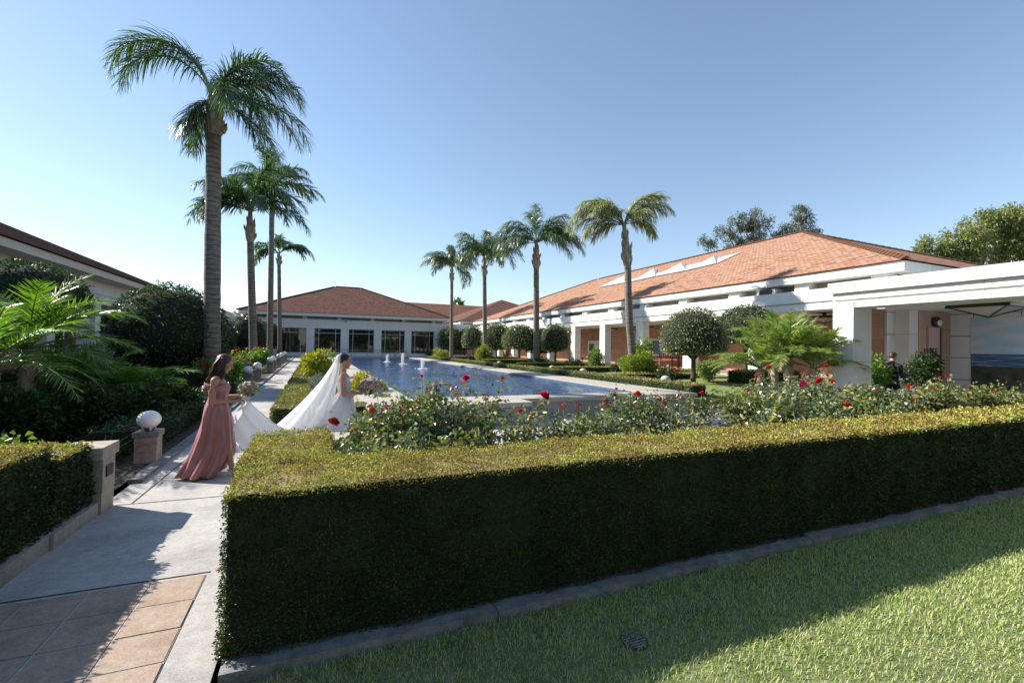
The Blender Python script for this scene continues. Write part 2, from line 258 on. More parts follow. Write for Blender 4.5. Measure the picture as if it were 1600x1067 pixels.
def muralmat():
    m, nt, b = _mat('seascape_print')
    uv = nd(nt, 'ShaderNodeUVMap'); sp = nd(nt, 'ShaderNodeSeparateXYZ'); nt.links.new(uv.outputs[0], sp.inputs[0])
    n = nd(nt, 'ShaderNodeTexNoise'); n.inputs['Scale'].default_value = 1.3; n.inputs['Detail'].default_value = 7
    mp = nd(nt, 'ShaderNodeMapping'); mp.inputs['Scale'].default_value = (0.6, 1.6, 1); nt.links.new(uv.outputs[0], mp.inputs[0]); nt.links.new(mp.outputs[0], n.inputs['Vector'])
    skyc = ramp(nt, n.outputs['Fac'], [(0.35, (0.42, 0.60, 0.76)), (0.55, (0.66, 0.74, 0.82)), (0.7, (0.84, 0.79, 0.82))])
    n2 = nd(nt, 'ShaderNodeTexNoise'); n2.inputs['Scale'].default_value = 3; n2.inputs['Detail'].default_value = 8
    mp2 = nd(nt, 'ShaderNodeMapping'); mp2.inputs['Scale'].default_value = (0.4, 7, 1); nt.links.new(uv.outputs[0], mp2.inputs[0]); nt.links.new(mp2.outputs[0], n2.inputs['Vector'])
    seac = ramp(nt, n2.outputs['Fac'], [(0.35, (0.03, 0.09, 0.22)), (0.55, (0.09, 0.18, 0.32)), (0.66, (0.5, 0.58, 0.66))])
    n3 = nd(nt, 'ShaderNodeTexNoise'); n3.inputs['Scale'].default_value = 2.4; n3.inputs['Detail'].default_value = 8; nt.links.new(uv.outputs[0], n3.inputs['Vector'])
    lanc = ramp(nt, n3.outputs['Fac'], [(0.35, (0.02, 0.02, 0.03)), (0.48, (0.05, 0.08, 0.05)), (0.58, (0.12, 0.05, 0.04)), (0.7, (0.2, 0.14, 0.09))])
    def step(v, src=sp.outputs[1]):
        ad = nd(nt, 'ShaderNodeMath', operation='MULTIPLY_ADD'); ad.inputs[1].default_value = 0.10; nt.links.new(n3.outputs['Fac'], ad.inputs[0]); nt.links.new(src, ad.inputs[2])
        g = nd(nt, 'ShaderNodeMath', operation='GREATER_THAN'); g.inputs[1].default_value = v+0.05; nt.links.new(ad.outputs[0], g.inputs[0]); return g.outputs[0]
    g1 = nd(nt, 'ShaderNodeMath', operation='GREATER_THAN'); g1.inputs[1].default_value = 1.45; nt.links.new(sp.outputs[1], g1.inputs[0])
    m1 = nd(nt, 'ShaderNodeMix', data_type='RGBA'); nt.links.new(step(1.0), m1.inputs[0]); nt.links.new(lanc, m1.inputs[6]); nt.links.new(seac, m1.inputs[7])
    m2 = nd(nt, 'ShaderNodeMix', data_type='RGBA'); nt.links.new(g1.outputs[0], m2.inputs[0]); nt.links.new(m1.outputs[2], m2.inputs[6]); nt.links.new(skyc, m2.inputs[7])
    nt.links.new(m2.outputs[2], b.inputs['Base Color']); b.inputs['Roughness'].default_value = 0.5; return m
mural = muralmat()
blackm = simple('photo_black', [(0.02, 0.02, 0.03), (0.12, 0.13, 0.16)], 3, 0.4, 0)
navy = simple('photo_navy', [(0.04, 0.07, 0.12), (0.16, 0.22, 0.3)], 2, 0.4, 0)
greyt = simple('grey_print', [(0.35, 0.35, 0.36)], 2, 0.6, 0)
lensm = simple('frosted_lens', [(0.45, 0.44, 0.42)], 3, 0.3, 0)

# ------------------------------------------------------------------ mesh building
class MB:
    def __init__(s): s.b = []; s.n = 0
    def add(s, v, f, uv=None, mi=0, sm=False):
        v = np.asarray(v, float).reshape(-1, 3); f = np.asarray(f, int)
        if len(v) == 0 or len(f) == 0: return s
        s.b.append((v, f+s.n, uv, mi, sm)); s.n += len(v); return s
    def box(s, x0, x1, y0, y1, z0, z1, mi=0, top=True, R=None):
        v = np.array([(x0,y0,z0),(x1,y0,z0),(x1,y1,z0),(x0,y1,z0),(x0,y0,z1),(x1,y0,z1),(x1,y1,z1),(x0,y1,z1)], float)
        F = [(0,1,5,4),(1,2,6,5),(2,3,7,6),(3,0,4,7),(4,5,6,7),(3,2,1,0)]
        uv = []
        for i, f in enumerate(F):
            for k in f:
                p = v[k]
                uv.append((p[0], p[2]) if i in (0, 2) else (p[1], p[2]) if i in (1, 3) else (p[0], p[1]))
        if R is not None: v = (np.array(R[0]) @ v.T).T + np.array(R[1])
        return s.add(v, F, np.array(uv), mi)
    def tube(s, pts, rad, n=8, mi=0, caps=True, sm=True):
        pts = np.asarray(pts, float); m = len(pts)
        rad = np.full(m, rad) if np.isscalar(rad) else np.asarray(rad, float)
        T = np.gradient(pts, axis=0); T /= np.linalg.norm(T, axis=1)[:, None]+1e-9
        up = np.array([0, 0, 1.0]) if abs(T[0][2]) < 0.9 else np.array([1.0, 0, 0])
        V = []
        for i in range(m):
            a = np.cross(T[i], up); a /= np.linalg.norm(a)+1e-9; b = np.cross(a, T[i]); up = b
            th = np.arange(n)*2*PI/n
            V.append(pts[i]+rad[i]*(np.cos(th)[:, None]*a+np.sin(th)[:, None]*b))
        V = np.concatenate(V); F = []
        for i in range(m-1):
            for j in range(n):
                k = (j+1) % n; F.append((i*n+j, i*n+k, (i+1)*n+k, (i+1)*n+j))
        s.add(V, F, None, mi, sm)
        if caps:
            for i, d in ((0, -1), (m-1, 1)):
                ring = V[i*n:(i+1)*n]; vv = np.vstack([ring, ring.mean(0)])
                s.add(vv, [(j, (j+1) % n, n) if d > 0 else ((j+1) % n, j, n) for j in range(n)], None, mi, False)
        return s
    def lathe(s, prof, c=(0,0,0), n=16, mi=0, sm=True, sx=1, sy=1):
        V = []; c = np.array(c, float); th = np.arange(n)*2*PI/n
        for r, z in prof: V.append(np.stack([r*sx*np.cos(th), r*sy*np.sin(th), np.full(n, z)], 1)+c)
        V = np.concatenate(V); F = []
        for i in range(len(prof)-1):
            for j in range(n):
                k = (j+1) % n; F.append((i*n+j, i*n+k, (i+1)*n+k, (i+1)*n+j))
        return s.add(V, F, None, mi, sm)
    def ell(s, c, r, n=16, m=10, mi=0, jit=0, flat=None, seed=0):
        rs = np.random.RandomState(seed); V = []
        th = np.arange(n)*2*PI/n
        for i in range(m+1):
            ph = -PI/2+PI*i/m
            V.append(np.stack([np.cos(ph)*np.cos(th), np.cos(ph)*np.sin(th), np.full(n, math.sin(ph))], 1))
        V = np.concatenate(V)
        if flat is not None: V[:, 2] = np.maximum(V[:, 2], flat)
        if jit: V *= (1+jit*rs.uniform(-1, 1, len(V)))[:, None]
        V = V*np.array(r)+np.array(c); F = []
        for i in range(m):
            for j in range(n):
                k = (j+1) % n; F.append((i*n+j, i*n+k, (i+1)*n+k, (i+1)*n+j))
        return s.add(V, F, None, mi, True)
    def grid(s, G, mi=0, sm=True, closed=False):
        G = np.asarray(G, float); a, b = G.shape[:2]; F = []
        for i in range(a-1):
            for j in range(b if closed else b-1):
                k = (j+1) % b; F.append((i*b+j, i*b+k, (i+1)*b+k, (i+1)*b+j))
        return s.add(G.reshape(-1, 3), F, None, mi, sm)
    def leaves(s, P, N, L, W, mi=0, spread=0.9, nw=1.0, up=0.0, fold=0.25, droop=0.0, rs=RS):
        n = len(P)
        if n == 0: return s
        P = np.asarray(P, float); N = np.asarray(N, float)
        L = np.broadcast_to(L, (n,)); W = np.broadcast_to(W, (n,))
        d = N*nw+rs.normal(0, spread, (n, 3)); d[:, 2] += up; d /= np.linalg.norm(d, axis=1)[:, None]+1e-9
        q = rs.normal(0, 1, (n, 3)); sd = np.cross(d, q); sd /= np.linalg.norm(sd, axis=1)[:, None]+1e-9
        nn = np.cross(sd, d)
        l = (L*rs.uniform(0.7, 1.25, n))[:, None]; w = (W*rs.uniform(0.75, 1.2, n))[:, None]/2
        mid = P+d*l*0.5; tip = P+d*l; tip[:, 2] -= droop*l[:, 0]
        V = np.stack([P, mid+sd*w+nn*w*fold*2, tip, mid-sd*w+nn*w*fold*2], 1).reshape(-1, 3)
        b = np.arange(n)[:, None]*4
        return s.add(V, b+np.array([[0, 1, 2, 3]]), None, mi, False)
    def build(s, name, mats, parent=None, local=False, label=None, cat=None, group=None, kind=None):
        me = bpy.data.meshes.new(name)
        V = np.concatenate([b[0] for b in s.b])
        if parent is not None and not local: V = V-np.array(parent.location)
        me.vertices.add(len(V)); me.vertices.foreach_set('co', V.astype(np.float32).ravel())
        loops = []; tot = []; mi = []; sm = []; uvs = []; anyuv = any(b[2] is not None for b in s.b)
        for v, f, uv, m, smooth in s.b:
            if f.ndim == 1: f = f.reshape(1, -1)
            loops.append(f.ravel()); tot.append(np.full(len(f), f.shape[1])); mi.append(np.full(len(f), m)); sm.append(np.full(len(f), smooth))
            if anyuv: uvs.append(np.asarray(uv, float).reshape(-1, 2) if uv is not None else np.zeros((f.size, 2)))
        loops = np.concatenate(loops); tot = np.concatenate(tot); mi = np.concatenate(mi); sm = np.concatenate(sm)
        me.loops.add(len(loops)); me.loops.foreach_set('vertex_index', loops.astype(np.int32))
        me.polygons.add(len(tot)); st = np.concatenate([[0], np.cumsum(tot)[:-1]])
        me.polygons.foreach_set('loop_start', st.astype(np.int32)); me.polygons.foreach_set('loop_total', tot.astype(np.int32))
        me.polygons.foreach_set('material_index', mi.astype(np.int32)); me.polygons.foreach_set('use_smooth', sm.astype(bool))
        if anyuv:
            ul = me.uv_layers.new(name='UVMap'); ul.data.foreach_set('uv', np.concatenate(uvs).astype(np.float32).ravel())
        for m in (mats if isinstance(mats, (list, tuple)) else [mats]): me.materials.append(m)
        me.update(calc_edges=True); me.validate()
        o = bpy.data.objects.new(name, me); COL.objects.link(o)
        if parent is not None: o.parent = parent
        if label: o['label'] = label
        if cat: o['category'] = cat
        if group: o['group'] = group
        if kind: o['kind'] = kind
        return o
def thing(name, label, cat, loc=(0, 0, 0), rz=0, group=None):
    o = bpy.data.objects.new(name, None); COL.objects.link(o); o.location = loc; o.rotation_euler = (0, 0, rz)
    o.empty_display_size = 0.1; o['label'] = label; o['category'] = cat
    if group: o['group'] = group
    return o
def dup(root, loc, rz=0, label=None, scale=1.0, group=None):
    r = root.copy(); COL.objects.link(r); r.location = loc; r.rotation_euler = (0, 0, rz); r.scale = (scale,)*3
    if label: r['label'] = label
    if group: r['group'] = group
    for ch in list(root.children):
        c = ch.copy(); COL.objects.link(c); c.parent = r
        for g in list(ch.children):
            d = g.copy(); COL.objects.link(d); d.parent = c
    return r
def struct(name, mb, mats): return mb.build(name, mats, kind='structure')
def snoise(x, y, z=0, f=1.0, s=0):
    return (np.sin(x*f*1.7+s)+np.sin(y*f*2.3+1.3+s)+np.sin(z*f*2.9+0.7)+np.sin((x+y)*f*3.1+2.1+s)*0.6+np.sin((y-z+x*0.5)*f*5.3+s)*0.4)/4

# ------------------------------------------------------------------ sky, sun, camera
w = bpy.data.worlds.new('World'); SC.world = w; w.use_nodes = True
nt = w.node_tree; bg = nt.nodes['Background']
sk = nt.nodes.new('ShaderNodeTexSky'); sk.sky_type = 'NISHITA'; sk.sun_disc = False
LD = Vector((1.2, -0.95, -1.0)).normalized()
sk.sun_elevation = math.asin(-LD.z); sk.sun_rotation = math.atan2(-LD.x, -LD.y)
sk.air_density = 1.0; sk.dust_density = 0.1; sk.ozone_density = 2.0; sk.altitude = 50
gm = nt.nodes.new('ShaderNodeGamma'); gm.inputs[1].default_value = 0.84
nt.links.new(sk.outputs[0], gm.inputs[0]); nt.links.new(gm.outputs[0], bg.inputs[0]); bg.inputs[1].default_value = 0.126
sl = bpy.data.lights.new('sun', 'SUN'); sl.energy = 4.4; sl.angle = math.radians(0.53); sl.color = (1.0, 0.95, 0.86)
so = bpy.data.objects.new('sun', sl); COL.objects.link(so); so.rotation_euler = LD.to_track_quat('-Z', 'Y').to_euler()
cd = bpy.data.cameras.new('camera'); cd.sensor_width = 36; cd.lens = 36*FPX/1600; cd.clip_end = 3000; cd.clip_start = 0.05
co = bpy.data.objects.new('camera', cd); COL.objects.link(co)
r, u, f = CM[:, 0], CM[:, 1], CM[:, 2]
co.matrix_world = Matrix(((r[0], u[0], -f[0], 0), (r[1], u[1], -f[1], 0), (r[2], u[2], -f[2], EYE), (0, 0, 0, 1)))
SC.camera = co
SC.view_settings.view_transform = 'Standard'; SC.view_settings.look = 'None'; SC.view_settings.gamma = 1
SC.view_settings.exposure = 1.0
SC.render.resolution_x = 1024; SC.render.resolution_y = 682
SC.render.engine = 'CYCLES'
SC.cycles.max_bounces = 6; SC.cycles.transparent_max_bounces = 16

# ------------------------------------------------------------------ ground, paving, lawns
struct('ground', MB().grid(np.array([[(-700, -700, -0.16), (-700, 1100, -0.16)], [(900, -700, -0.16), (900, 1100, -0.16)]]), sm=False), dirt)
m = MB(); m.box(-0.3, 30, -8, 2.84, -0.155, -0.08); struct('lawn', m, lawnbase)
def sheet(x0, x1, ys, dz=0.0, th=0.12, zf=gz):
    m = MB()
    for a, b in zip(ys[:-1], ys[1:]):
        z0, z1 = zf(a)+dz, zf(b)+dz
        v = [(x0, a, z0), (x1, a, z0), (x1, b, z1), (x0, b, z1)]
        m.add(v, [(0, 1, 2, 3)], np.array([(p[0], p[1]) for p in v]))
    v0 = zf(ys[0])+dz; v = [(x1, ys[0], -0.16), (x0, ys[0], -0.16), (x0, ys[0], v0), (x1, ys[0], v0)]
    m.add(v, [(1, 0, 3, 2)], np.zeros((4, 2)))
    return m
# main walk beside the hedge, and the cross walk behind the rose bed
struct('walkway', sheet(-2.06, -0.47, [-3, 10.42]), conc)
struct('cross_walk', sheet(-0.468, 17.5, [6.42, 10.42]), conc)
struct('garden_path', sheet(-1.95, -0.82, [10.42, 20, 30, 40, 50.2]), conc)
m = MB()   # dark joints cut across the concrete
for (x0, y0, x1, y1) in ((-1.94, 6.13, -0.5, 6.07), (-0.68, 4.12, -0.47, 4.2), (-2.02, 4.12, -0.71, 4.115), (-1.80, 6.15, -1.72, 10.3), (-1.9, 12.2, -0.85, 12.2), (-1.9, 15.5, -0.85, 15.5), (2.4, 6.5, 2.4, 10.3), (5.6, 6.5, 5.6, 10.3), (7.6, 6.5, 7.6, 10.3)):
    d = np.array([x1-x0, y1-y0]); d /= np.linalg.norm(d); nrm = np.array([-d[1], d[0]])*0.007
    zz = 0.004+gz(y0)
    m.add([(x0-nrm[0], y0-nrm[1], zz), (x1-nrm[0], y1-nrm[1], zz), (x1+nrm[0], y1+nrm[1], zz), (x0+nrm[0], y0+nrm[1], zz)], [(0, 1, 2, 3)])
struct('paving_joints', m, soil)
# sandstone flags let into the concrete
m = MB(); j = MB(); xs = [-2.02, -1.74, -1.41, -1.06, -0.73]; ys = [2.0, 2.35, 2.70, 3.04, 3.37, 3.71, 4.07]
j.box(xs[0], xs[-1], ys[0], ys[-1], -0.01, 0.004)
for a, b in zip(xs[:-1], xs[1:]):
    for c, d in zip(ys[:-1], ys[1:]):
        g = 0.006; h = rnd.uniform(0.007, 0.0095); m.box(a+g, b-g, c+g, d-g, 0.0, h)
struct('paving_joint_bed', j, joint); struct('sandstone_paving', m, flag)
# kerbs
m = MB()
for i in range(18):
    x0 = -0.45+i*1.6; m.box(x0+0.004, x0+1.596, 2.84, 3.0, -0.15, -0.012+rnd.uniform(-0.002, 0.002))
struct('lawn_kerb', m, kerbm)
m = MB()
ysk = [7.0]+[7.0+2.4*i for i in range(1, 19)]
for a, b in zip(ysk[:-1], ysk[1:]):
    z0, z1 = gz(a)+0.05, gz(b)+0.05
    v = [(-2.10, a+0.005, z0), (-1.96, a+0.005, z0), (-1.96, b-0.005, z1), (-2.10, b-0.005, z1)]; lo = [(p[0], p[1], p[2]-0.2) for p in v]
    m.add(v+lo, [(0, 1, 2, 3), (1, 5, 6, 2), (0, 4, 5, 1), (3, 2, 6, 7), (4, 0, 3, 7)])
struct('path_kerb', m, kerbm)
struct('rose_bed_soil', MB().box(-0.44, 16, 3.005, 6.38, -0.15, 0.03), soil)
# left planting bed follows the rising path
struct('left_bed_soil', sheet(-30, -2.11, [6.3, 10.5, 20, 30, 40, 52], 0.03), soil)
struct('left_corner_bed', MB().box(-30, -2.2, -2, 6.29, -0.15, 0.03), soil)
# inner strip between path hedge and pool, and right terrace
struct('pool_side_bed', sheet(-0.2, 0.995, [10.9, 20, 30, 40, 50], 0.02), soil)
def rz(Y): return 0.32+min(max(Y-11, 0)*0.02, 0.18)
m = MB(); xs = [10.35, 12.5, 15.0, 18.55]; zs = [0.30, 0.42, 0.55, 0.63]; ysr = [10.3, 15, 20, 30, 40, 53.9]
for i in range(3):
    for a, b in zip(ysr[:-1], ysr[1:]):
        m.add([(xs[i], a, zs[i]), (xs[i+1], a, zs[i+1]), (xs[i+1], b, zs[i+1]+0.03), (xs[i], b, zs[i]+0.03)], [(0, 1, 2, 3)])
m.add([(10.35, 10.3, -0.16), (18.55, 10.3, -0.16), (18.55, 10.3, 0.63), (10.35, 10.3, 0.30)], [(0, 1, 2, 3)])
struct('right_lawn', m, lawnfar)
def rgz(X): return float(np.interp(X, xs, zs))
struct('pavilion_floor', MB().box(12.0, 30, 0.0, 10.28, -0.15, 0.02), conc)
struct('far_terrace', MB().box(-9.5, 18.5, 50.2, 54.2, -0.15, 0.52), conc)

# lawn blades (nobody could count them)
def grass():
    pts = []
    n = 420000
    X = RS.uniform(-0.25, 16, n); Y = RS.uniform(-1.6, 2.845, n)
    c = camco(np.stack([X, Y, np.full(n, -0.06)], 1)); px = CXP+FPX*c[:, 0]/np.maximum(c[:, 2], 0.1); py = CYP-FPX*c[:, 1]/np.maximum(c[:, 2], 0.1)
    ok = (c[:, 2] > 0.8) & (px > -300) & (px < 2600) & (py < 1500); X, Y, D = X[ok], Y[ok], c[ok, 2]
    keep = RS.uniform(0, 1, len(X)) < np.clip(3.6/D, 0.25, 1)*np.where((px[ok] > 1700) | (py[ok] > 1150), 0.6, 1); X, Y, D = X[keep], Y[keep], D[keep]; n = len(X)
    h = RS.uniform(0.014, 0.036, n)*(1+0.35*snoise(X, Y, 0, 3)); wd = np.clip(0.0016*D, 0.0035, 0.011)
    tall = RS.uniform(0, 1, n) < 0.012; h[tall] *= 1.9
    a = RS.uniform(0, 2*PI, n); ln = RS.uniform(0.2, 1.1, n)*h
    b = np.stack([X, Y, np.full(n, -0.082)], 1); sd = np.stack([np.cos(a), np.sin(a), a*0], 1)*wd[:, None]/2
    dr = np.stack([-np.sin(a), np.cos(a), a*0], 1)
    mid = b+dr*(ln*0.35)[:, None]; mid[:, 2] += h*0.6
    tip = b+dr*ln[:, None]; tip[:, 2] += h
    V = np.stack([b-sd, b+sd, mid+sd*0.8, mid-sd*0.8, tip], 1).reshape(-1, 3)
    k = np.arange(n)[:, None]*5
    m = MB(); m.add(V, k+np.array([[0, 1, 2, 3]])); m.b.append((np.zeros((0, 3)), k+np.array([[3, 2, 4]]), None, 0, False))
    o = m.build('grass', grassm, kind='stuff'); o['label'] = 'short mown green grass of the lawn in front of the hedge'; o['category'] = 'grass'
grass()
o = MB()
o.lathe([(0.0, 0.0), (0.085, 0.0), (0.09, -0.006), (0.09, -0.03)], n=20)
for k in range(7): 
    hw = math.sqrt(max(0.0, 0.075**2-(0.022*(k-3))**2)); o.box(-hw, hw, 0.022*(k-3)-0.005, 0.022*(k-3)+0.005, 0.001, 0.006, 1)
d = thing('drain_cover', 'small round ribbed drain cover set in the shaded lawn', 'drain cover', tuple(at(990, 1000, z=-0.072)))
o.build('grate', [dark, kerbm], d, local=True)

# ------------------------------------------------------------------ clipped hedges
def hedge(name, label, boxes, ls=None, mats=(boxcore, boxside, boxtop), wob=0.03, cover=1.9, zf=None, group=None, cat='hedge', smin=0.014, smax=0.06, k=0.0036, cull=True):
    m = MB()
    for (x0, x1, y0, y1, z0, z1) in boxes:
        i = 0.03; nx = max(2, int((x1-x0)/0.5)+1); ny = max(2, int((y1-y0)/0.5)+1)
        X = np.linspace(x0+i, x1-i, nx); Yy = np.linspace(y0+i, y1-i, ny)
        g = np.array([[(a, b, z1-i+(zf(b) if zf else 0)) for b in Yy] for a in X]); m.grid(g, 3, False)
        for q, (aa, fix) in enumerate(((X, y0+i), (X, y1-i), (Yy, x0+i), (Yy, x1-i))):
            pts = []
            for a in aa:
                p = (a, fix) if q < 2 else (fix, a); zz = zf(p[1]) if zf else 0
                pts.append([(p[0], p[1], z0+zz), (p[0], p[1], z1-i+zz)])
            m.grid(np.array(pts), 0, False)
    for bi, (x0, x1, y0, y1, z0, z1) in enumerate(boxes):
        faces = [('t', x1-x0, y1-y0), ('f', x1-x0, z1-z0), ('b', x1-x0, z1-z0), ('l', y1-y0, z1-z0), ('r', y1-y0, z1-z0)]
        for (ty, A, B) in faces:
            # pieces of about half a metre, each with a leaf size that suits its distance
            npc = max(1, int(A/0.6))
            for q in range(npc):
                a0 = A*q/npc; a1 = A*(q+1)/npc
                ca = (a0+a1)/2
                if ty == 't': c = (x0+ca, (y0+y1)/2, z1)
                elif ty == 'f': c = (x0+ca, y0, z1)
                elif ty == 'b': c = (x0+ca, y1, z1)
                elif ty == 'l': c = (x0, y0+ca, z1)
                else: c = (x1, y0+ca, z1)
                dist = max(0.5, math.dist(c, (0, 0, EYE)))
                facing = {'t': EYE-z1, 'f': y0, 'b': -y1, 'l': x0, 'r': -x1}[ty]
                vis = facing > 0 or (ty in 'lr' and abs(facing) < 1.0)
                s = ls or min(max(k*dist, smin), smax)
                cc = camco([c])[0]
                if cull and (cc[2] < 0.3 or abs(cc[0]/cc[2]) > 2.4): vis = False; s = max(s, 0.05)
                if not vis: s = max(s*1.8, 0.03)
                n = int((a1-a0)*B*cover/(s*s)*(1.0 if vis else 0.8))
                u = RS.uniform(a0, a1, n); v = RS.uniform(0, B, n)
                if ty == 't': P = np.stack([x0+u, y0+v, np.full(n, z1)], 1); N = (0, 0, 1)
                elif ty == 'f': P = np.stack([x0+u, np.full(n, y0), z0+v], 1); N = (0, -1, 0)
                elif ty == 'b': P = np.stack([x0+u, np.full(n, y1), z0+v], 1); N = (0, 1, 0)
                elif ty == 'l': P = np.stack([np.full(n, x0), y0+u, z0+v], 1); N = (-1, 0, 0)
                else: P = np.stack([np.full(n, x1), y0+u, z0+v], 1); N = (1, 0, 0)
                N = np.tile(np.array(N, float), (n, 1))
                # rounded upper edges
                if ty != 't':
                    e = np.clip((P[:, 2]-(z1-0.06))/0.06, 0, 1); P -= N*(e**2*0.03)[:, None]; N[:, 2] += e
                off = wob*snoise(P[:, 0], P[:, 1], P[:, 2], 2.2, bi)+(0.5*wob*snoise(P[:, 0]*3.0, P[:, 1]*3.0, P[:, 2]*0.5, 2.0, 3) if ty != 't' else 0)+wob*0.6*snoise(P[:, 0], P[:, 1], P[:, 2], 8.0, bi)+RS.uniform(-0.035, 0.008, n)*min(1, s/0.02+0.3)
                P = P+N*off[:, None]
                keep = np.ones(n, bool)
                for bj, o in enumerate(boxes):
                    if bj == bi: continue
                    keep &= ~((P[:, 0] > o[0]+0.02) & (P[:, 0] < o[1]-0.02) & (P[:, 1] > o[2]+0.02) & (P[:, 1] < o[3]-0.02) & (P[:, 2] < o[5]-0.04))
                P, N = P[keep], N[keep]
                if zf: P[:, 2] += np.array([zf(b) for b in P[:, 1]])
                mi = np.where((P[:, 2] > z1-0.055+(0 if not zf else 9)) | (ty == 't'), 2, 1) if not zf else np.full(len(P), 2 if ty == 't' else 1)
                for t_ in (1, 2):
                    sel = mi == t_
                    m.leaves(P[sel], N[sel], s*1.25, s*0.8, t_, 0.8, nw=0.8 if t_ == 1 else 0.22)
    if smin < 0.02 and boxes[0][2] < 3.5:      # stray shoots and a few dead leaves
        for (x0, x1, y0, y1, z0, z1) in boxes:
            n = int((x1-x0)*(y1-y0)*40); n = min(n, 500); P = np.stack([RS.uniform(x0, x1, n), RS.uniform(y0, y1, n), np.full(n, z1+0.0)], 1)
            for q in range(3): m.leaves(P+[0, 0, 0.012*q], np.tile([0, 0, 1.0], (n, 1)), 0.018, 0.009, 1 if q < 2 else 2, 0.5)
    return m.build(name, list(mats)+[topcoreb if mats[2] is not darkhedge else boxcore], label=label, cat=cat, group=group)
hedge('boxwood_hedge', 'large L-shaped clipped boxwood hedge with yellow-brown top in the foreground',
      [(-0.47, 15.5, 2.95, 3.66, -0.03, 0.92), (-0.50, 0.13, 3.66, 4.78, 0.0, 0.92)], wob=0.045)
hedge('boxwood_hedge', 'dark clipped hedge at the left frame edge behind the low stone kerb',
      [(-5.2, -2.06, 1.0, 5.2, 0.12, 0.86), (-5.2, -2.04, 5.2, 5.88, 0.12, 0.74)], wob=0.035, k=0.005)
hedge('path_hedge', 'long low clipped hedge between the garden path and the pool bed',
      [(-0.80, -0.08, 10.9, 46, 0.0, 0.45)], mats=(boxcore, boxsidefar, boxtopfar), zf=gz, wob=0.02)
hedge('path_hedge', 'short low clipped hedge behind the bride reaching to the pool wall',
      [(-0.82, 2.6, 10.30, 10.88, 0.0, 0.46)], mats=(boxcore, boxsidefar, boxtopfar), wob=0.02)
RH = (boxcore, boxsidefar, boxtopfar)
for lab, b in (('long clipped hedge running along the right edge of the pool', (10.5, 11.15, 10.6, 47, 0.2, 0.72)),
               ('clipped cross hedge nearest the round-headed tree on the right lawn', (11.2, 15.6, 14.9, 15.4, 0.25, 0.78)),
               ('dark clipped hedge block in front of the arcade beside the feathery palms', (14.6, 18.0, 12.2, 12.9, 0.4, 1.0)),
               ('clipped cross hedge behind the yellow-flowered shrub', (11.2, 16.6, 20.5, 21.0, 0.3, 0.80)),
               ('clipped cross hedge halfway along the pool', (11.2, 16.0, 25.0, 25.5, 0.3, 0.84)),
               ('clipped cross hedge beside the leaning yellow-green bush', (11.2, 16.0, 31.5, 32.0, 0.3, 0.86)),
               ('low clipped hedge parallel to the arcade in the right garden', (15.8, 16.3, 16.0, 44, 0.45, 0.86)),
               ('clipped cross hedge near the far end of the pool', (11.2, 16.0, 39.0, 39.6, 0.3, 0.9))):
    hedge('parterre_hedge', lab, [b], mats=RH, wob=0.03, cover=1.3, k=0.005)
LH = (boxcore, darkhedge, darkhedge)
for lab, b in (('dark low hedge beside the path kerb behind the nearest globe lamp', (-3.1, -2.35, 8.6, 16.5, 0.0, 0.42)),
               ('dark hedge crossing the left garden behind the feathery palms', (-9, -3.3, 13.2, 13.8, 0.0, 0.62)),
               ('dark low hedge in front of the left garden planting', (-8, -2.75, 6.6, 7.1, 0.0, 0.36)),
               ('second dark hedge crossing the left garden near the large palm trunk', (-8.5, -3.2, 16.6, 17.2, 0.05, 0.85)),
               ('third dark hedge crossing the left garden behind the big dome tree', (-8.5, -3.6, 22.0, 22.8, 0.1, 1.0)),
               ('dark hedge in front of the shaded gallery at mid garden', (-8.8, -4.0, 28.0, 28.8, 0.15, 1.2)),
               ('farthest dark hedge crossing the left garden', (-8.8, -4.2, 36.0, 37.0, 0.2, 1.4))):
    hedge('garden_hedge', lab, [b], mats=LH, wob=0.03, cover=1.3, k=0.005)

# stone end wall with plaque and low kerb under the left hedge
t = thing('stone_wall', 'low stone end wall with a bronze plaque at the left hedge', 'wall', (-2.1, 6.0, 0))
m = MB(); m.box(-2.20, -1.965, 5.86, 6.16, -0.1, 0.22); m.box(-2.20, -1.96, 5.86, 6.165, 0.225, 0.555); m.build('wall_block', stone, t)
MB().box(-2.32, -1.945, 5.80, 6.22, 0.56, 0.68).build('cap', stone, t)
MB().box(-1.96, -1.948, 5.93, 6.09, 0.36, 0.47).build('plaque', plaquem, t)
m = MB()
for a, b in ((2.0, 3.1), (3.1, 4.2), (4.2, 5.0), (5.0, 5.855)): m.box(-2.22, -1.985-(5.8-b)*0.03, a+0.006, b-0.006, -0.1, 0.13)
m.build('kerb_block', stone, t)

# stone bench wall behind the rose bed
t = thing('seat_wall', 'low stone seat wall with pale top between the bride and the roses', 'wall', (1.0, 6.7, 0))
MB().box(-0.05, 2.3, 6.50, 7.0, 0, 0.44).build('wall_block', poolwall, t); MB().box(-0.1, 2.36, 6.45, 7.06, 0.442, 0.5).build('cap', coping, t)
t = thing('stone_slab', 'pale paving slab with a dark groove beside the right end of the pool', 'slab', (11.6, 8.6, 0))
MB().box(10.9, 12.6, 7.9, 9.6, 0.0, 0.12).build('slab', coping, t)
MB().tube([(11.3, 8.0, 0.125), (11.7, 8.4, 0.125), (11.75, 9.0, 0.125), (11.6, 9.5, 0.125)], 0.03).build('groove', dark, t)

